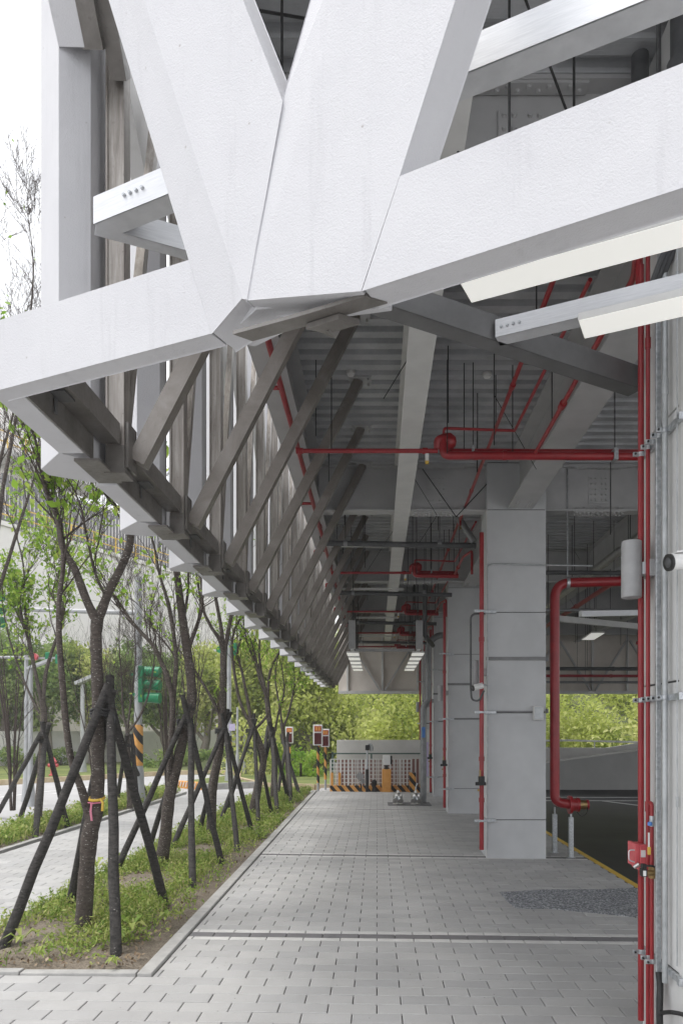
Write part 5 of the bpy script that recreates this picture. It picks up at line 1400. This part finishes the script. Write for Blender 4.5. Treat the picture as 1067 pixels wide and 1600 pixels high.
# tree 1, nearest: two stems, forked above
tA = bed_tree("nearest forked young tree with speckled bark and a pink and yellow ribbon", [(129, 1468, 0, .068), (133, 1400, 0, .064), (137, 1340, 0, .062), (141, 1300, 0, .068), (150, 1265, .02, .06), (153, 1220, .03, .052), (153, 1150, .05, .050), (152, 1060, .05, .048), (150, 1000, .05, .045), (152, 968, .05, .050)],
    [[(143, 1290, 0, .04), (128, 1235, -.02, .032), (113, 1195, -.02, .029), (104, 1140, -.05, .027), (97, 1060, -.1, .025), (92, 990, -.12, .023), (93, 930, -.1, .02), (99, 880, -.1, .018), (92, 820, -.1, .016), (70, 760, -.15, .014), (56, 690, -.2, .010), (48, 668, -.2, .007)],
     [(152, 972, .05, .042), (136, 940, .0, .034), (117, 890, -.05, .030), (98, 855, -.08, .028), (92, 815, -.08, .026), (82, 790, -.1, .022), (73, 765, -.1, .02), (78, 745, -.1, .014)],
     [(152, 972, .05, .042), (170, 925, .1, .036), (190, 885, .12, .033), (203, 850, .15, .031), (202, 815, .18, .029), (196, 800, .2, .027), (198, 760, .25, .02), (190, 700, .3, .012)],
     [(164, 930, .08, .012), (150, 900, .0, .011), (140, 860, -.1, .010), (128, 800, -.1, .009), (118, 770, -.1, .006)]],
    6.06, 5, 800, 0.085, depth=1.5, bare=0.82)
mb = MB(); tr = at(151, 1248, 6.08)
mb.tube([tr + Vector((0.062 * math.cos(g), 0.062 * math.sin(g), 0.012 * math.sin(g))) for g in np.linspace(0, 6.3, 17)], 0.012, 6); mb.tube([tr + Vector((0.05, -.05, 0)), tr + Vector((0.075, -.06, -.03)), tr + Vector((0.07, -.06, -.1))], 0.011, 6); mb.build("yellow_ribbon", M['yellow'], tA)
mb = MB(); mb.tube([tr + Vector((-0.06, -.05, -.03)), tr + Vector((0.0, -.066, -.035)), tr + Vector((0.06, -.04, -.03))], 0.006, 5); mb.tube([tr + Vector((-0.015, -.07, -.035)), tr + Vector((-.02, -.075, -.1)), tr + Vector((-.012, -.072, -.18))], 0.009, 5); mb.build("pink_ribbon", mottled("pink_ribbon", (0.65, 0.2, 0.3), (0.75, 0.3, 0.4), 9, .6), tA)
tie = at(160, 1113, 6.08)
stakes("nearest tripod of charred poles, tied round the forked tree", (-2.4, 6.1), tie, [gp(4, 1481), gp(107, 1421), gp(180, 1499), gp(259, 1416)], 3, r=0.039)
# tree 2
bed_tree("second tree along the bed, leaning trunk with fresh leaves on a side stem", [(250, 1358, 0, .085), (258, 1310, 0, .075), (264, 1250, 0, .07), (275, 1200, .03, .066), (287, 1150, .05, .062), (299, 1095, .06, .06), (297, 1050, .06, .056), (290, 1000, .05, .052), (283, 950, .05, .046), (277, 900, .05, .042), (271, 860, .05, .036)],
    [[(264, 1230, 0, .036), (267, 1160, -.03, .034), (270, 1100, -.05, .032), (262, 1060, -.1, .03), (252, 1035, -.1, .028), (240, 1010, -.15, .024), (222, 990, -.15, .022), (205, 970, -.2, .018), (185, 940, -.2, .013)],
     [(292, 1020, .05, .026), (305, 985, .1, .024), (313, 960, .1, .022), (316, 935, .12, .018), (312, 870, .15, .012), (314, 800, .15, .009)],
     [(270, 1100, -.05, .028), (275, 1040, -.05, .026), (271, 990, -.08, .024), (262, 940, -.1, .022), (250, 900, -.1, .016), (240, 850, -.1, .012), (228, 820, -.15, .010)],
     [(286, 970, .05, .02), (293, 930, .08, .017), (294, 890, .1, .014), (288, 850, .1, .01)]],
    8.95, 8, 900, 0.075, depth=1.5, bare=0.7)
stakes("second tripod of charred poles, crossing high on the leaning tree", (-2.6, 8.9), at(289, 1128, 9.0), [gp(178, 1368), gp(231, 1330), gp(301, 1392), gp(347, 1353)], 4)
# tree 3
bed_tree("third tree along the bed with an upright trunk dividing into five stems", [(329, 1315, 0, .075), (331, 1270, 0, .07), (333, 1225, 0, .068), (343, 1170, .03, .064), (347, 1120, .05, .06), (349, 1060, .05, .054), (349, 1020, .05, .05)],
    [[(349, 1024, .05, .034), (343, 1000, .0, .03), (330, 980, -.05, .026), (318, 955, -.1, .022), (312, 930, -.1, .016), (304, 880, -.1, .010)],
     [(349, 1024, .05, .034), (346, 985, .05, .03), (338, 940, .03, .026), (330, 900, .03, .02), (322, 860, .03, .013)],
     [(350, 1024, .05, .036), (356, 990, .08, .032), (362, 960, .1, .03), (370, 930, .12, .026), (371, 880, .14, .016), (372, 840, .15, .01)],
     [(348, 1130, .05, .026), (335, 1100, .0, .024), (318, 1070, -.05, .020), (303, 1045, -.1, .014)]],
    11.3, 12, 380, 0.08, depth=1.7, bare=0.8)
stakes("third tripod of charred poles, around the five-stemmed tree", (-2.5, 11.3), at(346, 1142, 11.35), [gp(266, 1331), gp(311, 1303), gp(371, 1331), gp(395, 1307)], 6)
# tree 4
bed_tree("fourth tree along the bed, bent trunk opening into a leafy vase shape", [(392, 1283, 0, .075), (400, 1240, 0, .07), (412, 1190, 0, .062), (405, 1160, 0, .06), (396, 1140, 0, .06), (390, 1125, 0, .056)],
    [[(390, 1128, 0, .036), (380, 1110, 0, .032), (372, 1085, 0, .03), (366, 1050, 0, .028), (362, 1010, 0, .026), (368, 980, 0, .02), (380, 960, 0, .012)],
     [(392, 1128, 0, .038), (388, 1100, .05, .034), (383, 1075, .05, .03), (378, 1050, .08, .026), (371, 1020, .1, .022), (380, 990, .1, .016), (389, 965, .1, .01)],
     [(398, 1140, 0, .03), (420, 1110, .05, .026), (405, 1060, .05, .024), (400, 1030, .05, .018), (392, 1000, .05, .012)]],
    14.0, 17, 900, 0.085, depth=1.9, bare=0.55)
stakes("fourth tripod of charred poles, around the bent trunk", (-2.4, 14.0), at(392, 1142, 14.0), [gp(342, 1290), gp(352, 1275), gp(404, 1292), gp(425, 1272)], 7)
# tree 5
bed_tree("fifth tree along the bed, leafy with a broad spray of thin stems", [(427, 1266, 0, .08), (428, 1230, 0, .075), (429, 1190, 0, .07), (424, 1150, 0, .064), (420, 1120, 0, .06), (417, 1090, 0, .056)],
    [[(418, 1095, 0, .036), (410, 1060, 0, .032), (400, 1035, 0, .028), (388, 1010, 0, .024), (382, 985, 0, .016)],
     [(418, 1092, 0, .036), (422, 1050, .05, .032), (436, 1020, .08, .026), (446, 1000, .1, .018), (450, 985, .1, .012)],
     [(417, 1090, 0, .034), (408, 1050, .05, .03), (405, 1010, .05, .024), (412, 975, .05, .016), (418, 960, .05, .01)],
     [(426, 1160, 0, .026), (436, 1110, .1, .022), (444, 1080, .1, .018), (440, 1040, .1, .012)]],
    16.6, 23, 1100, 0.09, depth=2.0, bare=0.45)
stakes("fifth tripod of charred poles, with one paler pole", (-2.35, 16.6), at(421, 1152, 16.6), [gp(396, 1262), gp(400, 1270), gp(433, 1272), gp(452, 1253)], 8, r=0.045)
bed_tree("last small tree along the bed beside the warning signal", [(452, 1250, 0, .07), (450, 1210, 0, .06), (446, 1170, 0, .056), (440, 1130, 0, .05)],
    [[(442, 1140, 0, .03), (436, 1100, 0, .026), (430, 1060, 0, .02), (434, 1030, 0, .012)], [(442, 1140, 0, .03), (452, 1110, 0, .026), (460, 1070, 0, .02), (458, 1040, 0, .01)]],
    19.2, 29, 700, 0.09, depth=2.0, bare=0.4)
stakes("last tripod of charred poles near the striped plinth", (-2.2, 19.2), at(445, 1160, 19.2), [gp(432, 1247), gp(470, 1248), gp(455, 1256)], 9, r=0.045)
# trees of the far verge
bed_tree("thin leafy roadside tree at far left with one charred tripod", [(57, 1303, 0, .075), (62, 1240, 0, .065), (66, 1180, 0, .062), (69, 1120, 0, .056), (66, 1095, 0, .05)],
    [[(66, 1100, 0, .034), (55, 1050, 0, .03), (44, 1000, 0, .026), (33, 960, 0, .022), (32, 930, 0, .016), (46, 890, 0, .01)],
     [(67, 1098, 0, .036), (72, 1050, .05, .032), (84, 1010, .1, .028), (96, 975, .1, .024), (100, 935, .1, .016), (110, 880, .1, .01)],
     [(60, 1075, 0, .026), (50, 1020, 0, .022), (40, 960, 0, .018), (36, 880, 0, .014), (20, 820, 0, .01)],
     [(62, 1115, 0, .022), (40, 1070, 0, .018), (15, 1000, 0, .014), (3, 940, 0, .008)]],
    12.3, 31, 2600, 0.085, depth=2.3, group="trees on the roadside verge", bare=0.45)
stakes("roadside tripod of charred poles at far left", (-5.8, 12.3), at(65, 1158, 12.3), [gp(-2, 1268), gp(30, 1285), gp(55, 1310), gp(106, 1292)], 10, r=0.045)
bed_tree("bare twiggy roadside tree beside the traffic light post", [(203, 1265, 0, .06), (201, 1220, 0, .05), (200, 1170, 0, .046), (199, 1140, 0, .042)],
    [[(199, 1145, 0, .026), (192, 1110, 0, .022), (190, 1060, 0, .018), (186, 1000, 0, .012), (190, 930, 0, .008)],
     [(200, 1145, 0, .028), (218, 1120, 0, .024), (232, 1085, 0, .020), (240, 1040, 0, .014), (244, 990, 0, .009)],
     [(199, 1142, 0, .024), (205, 1090, 0, .02), (212, 1020, 0, .014), (206, 940, 0, .008)]],
    15.6, 37, 60, 0.07, depth=2.6, gen=4, group="trees on the roadside verge", bare=0.9)
stakes("roadside tripod of charred poles beside the traffic light post", (-5.4, 15.6), at(201, 1165, 15.6), [gp(182, 1258), gp(215, 1262), gp(232, 1250)], 11, r=0.045)
bed_tree("tall bare twiggy tree rising past the left edge of the white facade", [(-60, 1345, 0, .09), (-50, 1200, 0, .08), (-35, 1050, 0, .07), (-25, 920, 0, .06)],
    [[(-25, 925, 0, .04), (-5, 830, 0, .034), (5, 760, 0, .026), (20, 680, 0, .02), (40, 560, 0, .014), (52, 430, 0, .01), (46, 350, 0, .005)],
     [(-25, 925, 0, .04), (-10, 800, .1, .03), (0, 720, .1, .02), (22, 640, .1, .014), (30, 560, .1, .008)],
     [(-30, 1000, 0, .034), (5, 900, .1, .026), (30, 820, .1, .02), (55, 740, .1, .012), (60, 690, .1, .006)]],
    9.6, 41, 24, 0.06, depth=1.6, gen=4, group="trees on the roadside verge", bare=0.9)

# fine bare shrubs standing between road and building
for k, (px, py, Y, n, hh) in enumerate(((150, 1180, 17.5, 9, 3.4), (262, 1150, 17.8, 10, 4.2), (20, 1180, 15.5, 8, 4.0), (300, 1150, 21, 9, 4.4))):
    base = at(px, py, Y); base.z = 0.0
    t = thing("bare_sapling", ("bare many-stemmed sapling behind the nearest tree trunk", "bare many-stemmed sapling behind the second tree", "bare many-stemmed sapling at far left edge", "bare many-stemmed sapling behind the third tree")[k], "sapling", base, "bare saplings by the road")
    rg = random.Random(100 + k); mb = MB(); limbs = []
    for q in range(n):
        a = rg.uniform(0, 6.28); s = rg.uniform(.1, .55)
        pts = [base + Vector((math.cos(a) * .04, math.sin(a) * .04, 0)), base + Vector((math.cos(a) * s * .3, math.sin(a) * s * .3, hh * .35)), base + Vector((math.cos(a) * s * .8, math.sin(a) * s * .8, hh * .7)), base + Vector((math.cos(a) * s * 1.4, math.sin(a) * s * 1.4, hh * rg.uniform(.85, 1.1)))]
        pts = smooth_path(pts, 3); rad = list(np.linspace(.022, .004, len(pts))); limbs.append((pts, rad)); mb.tube(pts, rad, 6)
    mb.build("stems", M['twig'], t, kind='stuff')
    out, tips = twig_system(limbs, 0.7, 60 + k, 2, spread=0.4); mb = MB()
    for pts, rad, g in out: mb.tube(pts, [r * 1.2 for r in rad], 4, cap=False)
    mb.build("twigs", M['twig'], t, kind='stuff')

# ================================================================== WEEDS IN THE BEDS
def weeds(name, fx0, fx1, y0, y1, n, seed, bare_corner=True):
    rr = np.random.default_rng(seed)
    yy = y0 + (y1 - y0) * rr.random(n * 2); u = rr.random(n * 2)
    a = np.array([fx0(v) for v in yy]); b = np.array([fx1(v) for v in yy]); xx = a + (b - a) * u
    dens = 0.5 + 0.5 * np.sin(2.1 * xx + 1.3 * yy) * np.sin(1.7 * yy - 2.3 * xx + 1) + 0.35 * rr.random(n * 2)
    edge = np.minimum(u * (b - a), (1 - u) * (b - a)); right = (1 - u) * (b - a)
    ok = (dens > 0.47) & (edge > 0.04)
    if bare_corner: ok &= ~((right < 0.30) & (rr.random(n * 2) < 0.86)) & ~((yy < 5.45) & (rr.random(n * 2) < 0.75)) & ~((right + (yy - 5) * .8 < 0.75) & (rr.random(n * 2) < 0.9))
    xx, yy = xx[ok][:n], yy[ok][:n]
    return xx, yy, rr
def weed_patch(name, fx0, fx1, y0, y1, n, per, seed, size, hgt, corner=True):
    xx, yy, rr = weeds(name, fx0, fx1, y0, y1, n, seed, corner)
    m = len(xx); per_h = hgt * (0.45 + 0.9 * rr.random(m))
    P = []; T = []
    tone = rr.random(m)
    for k in range(per):
        f = (k + rr.random(m)) / per
        rad = 0.025 + 0.055 * rr.random(m)
        ang = rr.random(m) * 6.283
        P.append(np.stack([xx + np.cos(ang) * rad, yy + np.sin(ang) * rad, 0.035 + per_h * f ** 0.9], 1)); T.append(tone * 0.6 + rr.random(m) * 0.4)
    P = np.concatenate(P); T = np.concatenate(T)
    return leaf_mesh(name, P, size, M['weed'], None, tint=T, up=0.35, aspect=0.42, kind='stuff')
lf0, lf1 = (lambda y: -3.22), (lambda y: kx(y) - 0.11)
weed_patch("ground_cover", lf0, lf1, 5.06, 11.0, 1700, 12, 51, 0.040, 0.12)
weed_patch("ground_cover", lf0, lf1, 11.0, 20.2, 2800, 9, 52, 0.055, 0.14, False)
weed_patch("ground_cover", lambda y: -6.3, lambda y: -5.36, 6.0, 20.0, 1800, 9, 53, 0.07, 0.19, False)
# taller broad-leaved weeds, and grass blades
def blades(name, fx0, fx1, y0, y1, n, seed, hgt, w, corner=True):
    xx, yy, rr = weeds(name, fx0, fx1, y0, y1, n, seed, corner); m = len(xx)
    ang = rr.random(m) * 6.283; ln = hgt * (0.5 + rr.random(m)); bend = 0.3 + 0.6 * rr.random(m)
    d = np.stack([np.cos(ang), np.sin(ang), np.zeros(m)], 1); s = np.stack([-np.sin(ang), np.cos(ang), np.zeros(m)], 1) * w
    b0 = np.stack([xx, yy, np.full(m, 0.03)], 1); up = np.array([0, 0, 1.0])
    p1 = b0 + up * (ln * .55)[:, None] + d * (ln * .15)[:, None]; p2 = b0 + up * (ln * .85)[:, None] + d * (ln * bend * .8)[:, None]
    V = np.stack([b0 - s * .6, b0 + s * .6, p1 + s, p1 - s, p2], 1).reshape(-1, 3)
    F = []
    for i in range(m): k = 5 * i; F += [(k, k + 1, k + 2, k + 3), (k + 3, k + 2, k + 4)]
    me = bpy.data.meshes.new(name); me.from_pydata(V.tolist(), [], F); me.materials.append(M['weed'])
    me.attributes.new("tint", 'FLOAT', 'FACE').data.foreach_set("value", np.repeat(rr.random(m), 2).astype(np.float32))
    o = bpy.data.objects.new(name, me); COL.objects.link(o); o["kind"] = 'stuff'; return o
blades("grass_blades", lf0, lf1, 5.06, 20.0, 4200, 61, 0.14, 0.004)
blades("grass_blades", lambda y: -6.3, lambda y: -5.36, 6.0, 20.0, 2500, 62, 0.20, 0.007, False)
# dry leaves on the soil
rr = np.random.default_rng(71); n = 1500
yy = 5.08 + 9 * rr.random(n) ** 1.5; xx = -3.2 + 1.5 * rr.random(n)
leaf_mesh("leaf_litter", np.stack([xx, yy, np.full(n, 0.062)], 1), 0.035, M['dryleaf'], None, up=1.6, aspect=0.6, kind='stuff')
# broad weeds one can tell apart
for k, (px, py, s) in enumerate(((34, 1478, 1.0), (205, 1460, 1.2), (262, 1440, 1.0), (152, 1365, 1.3), (180, 1395, 0.8), (240, 1350, 1.0), (330, 1345, .9), (178, 1512, .7), (60, 1500, .8), (290, 1405, .8))):
    p = atz(px, py, 0.05)
    where = ("low at the left pole's foot", "right of the nearest trunk", "at the foot of the right-hand pole", "behind the nearest trunk", "just right of the nearest trunk, small", "by the second tree's trunk", "between the third tripod's poles", "at the front pole's foot", "in the bare front corner of the bed", "by the kerb in the middle of the bed")[k]
    t = thing("weed_plant", "broad-leaved green weed growing " + where, "weed", (p.x, p.y, 0.04), "broad weeds in the bed")
    rg = random.Random(300 + k)
    for q in range(9):
        a = rg.uniform(0, 6.28); L = 0.13 * s * rg.uniform(.6, 1.2); w = L * 0.16; z = rg.uniform(0.03, 0.11) * s
        b = Vector((p.x, p.y, 0.05 + z * .6)); d = Vector((math.cos(a), math.sin(a), 0)); sd = Vector((-d.y, d.x, 0))
        c1 = b + d * L * .5 + Vector((0, 0, L * .45)); c2 = b + d * L + Vector((0, 0, L * .3 - 0.02))
        mb = MB(); mb.add([b, c1 + sd * w, c1 + Vector((0, 0, -.006)), c1 - sd * w, c2], [(0, 2, 1), (0, 3, 2), (1, 2, 4), (2, 3, 4)]); o = mb.build("leaf", M['weed'], t)
        o.data.attributes.new("tint", 'FLOAT', 'FACE').data.foreach_set("value", np.full(4, rg.uniform(.3, .75), dtype=np.float32))

# ================================================================== FAR TREES
def crown_points(c, rx, ry, rz, n, rr, clumps=26, fill=0.42):
    cc = []
    while len(cc) < clumps:
        v = rr.normal(size=3); v /= np.linalg.norm(v); v *= rr.random() ** 0.35
        cc.append((c[0] + v[0] * rx, c[1] + v[1] * ry, c[2] + v[2] * rz))
    cc = np.array(cc); k = rr.integers(0, clumps, n)
    v = rr.normal(size=(n, 3)); v /= np.linalg.norm(v, axis=1)[:, None]; v *= (rr.random(n) ** 0.4)[:, None]
    tone = rr.random(clumps)
    return cc[k] + v * np.array([rx, ry, rz]) * fill, tone[k] * 0.55 + rr.random(n) * 0.45
def street_tree(px, Y, ztop, width, mat, label, seed, n=7000, size=0.30, zlow=1.9, bark='palebark', grp="street trees across the road"):
    x = (px - CX) * Y / FPX; rr = np.random.default_rng(seed); rg = random.Random(seed)
    t = thing("street_tree", label, "tree", (x, Y, 0.0), grp)
    zc = (ztop + zlow) / 2
    tr = smooth_path([(x, Y, -0.1), (x + rg.uniform(-.1, .1), Y, zlow * .5), (x + rg.uniform(-.3, .3), Y, zlow), (x + rg.uniform(-.4, .4), Y, zc)], 4)
    mb = MB(); mb.tube(tr, list(np.linspace(0.26, 0.12, len(tr))), 10); mb.build("trunk", M[bark], t)
    for q in range(4):
        a = rg.uniform(0, 6.28); b = tr[6 + q]; e = b + Vector((math.cos(a) * width * .3, math.sin(a) * width * .3, (ztop - zlow) * .45))
        mb = MB(); mb.tube(smooth_path([b, b.lerp(e, .5) + Vector((0, 0, -.15)), e], 3), list(np.linspace(.11, .03, 7)), 8); mb.build("limb", M[bark], t)
    P, T = crown_points((x, Y, zc + .2), width / 2 * .8, width / 2 * .8, (ztop - zlow) / 2 * .85, n, rr)
    o = leaf_mesh("crown", P, size, mat, t, tint=T, up=0.4, aspect=0.6); o["kind"] = 'stuff'
    return t
sts = ((10, 37, 6.6, 5.5, 'leaf_dark', "dark rounded street tree at the left edge"), (78, 37, 6.8, 5.0, 'leaf_dark', "dark street tree above the red hydrant"), (145, 37.5, 6.3, 5.0, 'leaf_hill', "yellowish street tree behind the nearest trunk"),
       (205, 37, 6.0, 4.6, 'leaf_dark', "dark street tree left of the green traffic light"), (262, 38, 5.8, 5.0, 'leaf_dark', "dark wide street tree right of the traffic light"), (320, 37, 6.4, 5.0, 'leaf_hill', "bright green tree behind the second and third trees"),
       (378, 36, 6.3, 5.0, 'leaf_hill', "bright yellow-green tree behind the third tree"), (430, 36, 6.8, 5.2, 'leaf_hill', "bright green tree behind the fifth tree"), (482, 33, 5.8, 4.6, 'leaf_hill', "bright tree behind the warning signals"))
for k, (px, Y, zt, w, mt, lab) in enumerate(sts):
    street_tree(px, Y, zt, w, M[mt], lab, 200 + k, n=9000, size=0.21, zlow=(1.6 if k != 8 else 1.0))
for k, (px, Y, w, h) in enumerate(((35, 35, 2.2, 1.1), (95, 36, 1.6, .8), (250, 34, 2.4, 1.2), (290, 36, 2.0, 1.0), (330, 35, 2.5, 1.1), (470, 27, 1.6, 1.0), (445, 30, 2, 1.2))):
    x = (px - CX) * Y / FPX; rr = np.random.default_rng(400 + k)
    t = thing("shrub", ("low dark shrub at far left", "low shrub behind the hydrant", "low shrub right of the traffic light", "low shrub between second and third trees", "low shrub behind third tree", "leafy shrub beside the warning signals", "leafy shrub behind the lone warning signal")[k], "shrub", (x, Y, 0), "shrubs across the road")
    P, T = crown_points((x, Y, h * .45), w / 2, w / 2, h / 2, 1100, rr, 10)
    P[:, 2] = np.maximum(P[:, 2], 0.03); o = leaf_mesh("foliage", P, 0.16, M['leaf_dark' if k < 5 else 'leaf'], t, tint=T); o["kind"] = 'stuff'
    mb = MB(); mb.tube([(x, Y, -0.05), (x, Y, h * .5)], 0.05, 6); mb.build("stem", M['twig'], t)
# wooded hillside behind the far end: terrain with crowns
nx, ny = 40, 16; V = []
xs = np.linspace(-14, 60, nx); ys = np.linspace(27, 75, ny)
def hill_z(x, y): return max(-0.35, (y - 30) * 0.30 * min(1, max(0, (x + 10) / 8)) + 0.5 * math.sin(x * .7) * min(1, max(0, (y - 30) / 8)))
for yv in ys:
    for xv in xs: V.append((xv, yv, hill_z(xv, yv) - 0.15))
mb = MB(); mb.add(V, [(j * nx + i, j * nx + i + 1, (j + 1) * nx + i + 1, (j + 1) * nx + i) for j in range(ny - 1) for i in range(nx - 1)]); mb.smooth = True; mb.build("hillside", M['earth'], kind='structure')
rr = np.random.default_rng(500); P, T = [], []
for k in range(210):
    xv = rr.uniform(-7, 40); yv = rr.uniform(28, 58)
    r = rr.uniform(1.0, 2.1); z = hill_z(xv, yv)
    p, tn = crown_points((xv, yv, z + r * .9), r, r, r * rr.uniform(.9, 1.4), 1100, rr, 11, .5)
    P.append(p); T.append(np.clip(tn * .7 + rr.uniform(-.1, .35), 0, 1))
leaf_mesh("hillside_woods", np.concatenate(P), 0.21, M['leaf_hill'], None, tint=np.concatenate(T), up=0.5, aspect=0.6, kind='stuff')

# ================================================================== AIR
hz = MB(); hz.box((-110, -45, -1.6), (90, 90, 27.5))
hm = bpy.data.materials.new("pale_haze"); hm.use_nodes = True
hn = hm.node_tree; hn.nodes.remove(hn.nodes["Principled BSDF"])
pv = hn.nodes.new("ShaderNodeVolumePrincipled"); pv.inputs["Color"].default_value = (0.97, 0.975, 0.98, 1); pv.inputs["Density"].default_value = 0.0018
hn.links.new(pv.outputs[0], hn.nodes["Material Output"].inputs["Volume"])
hz.build("haze", hm, None, kind='stuff')
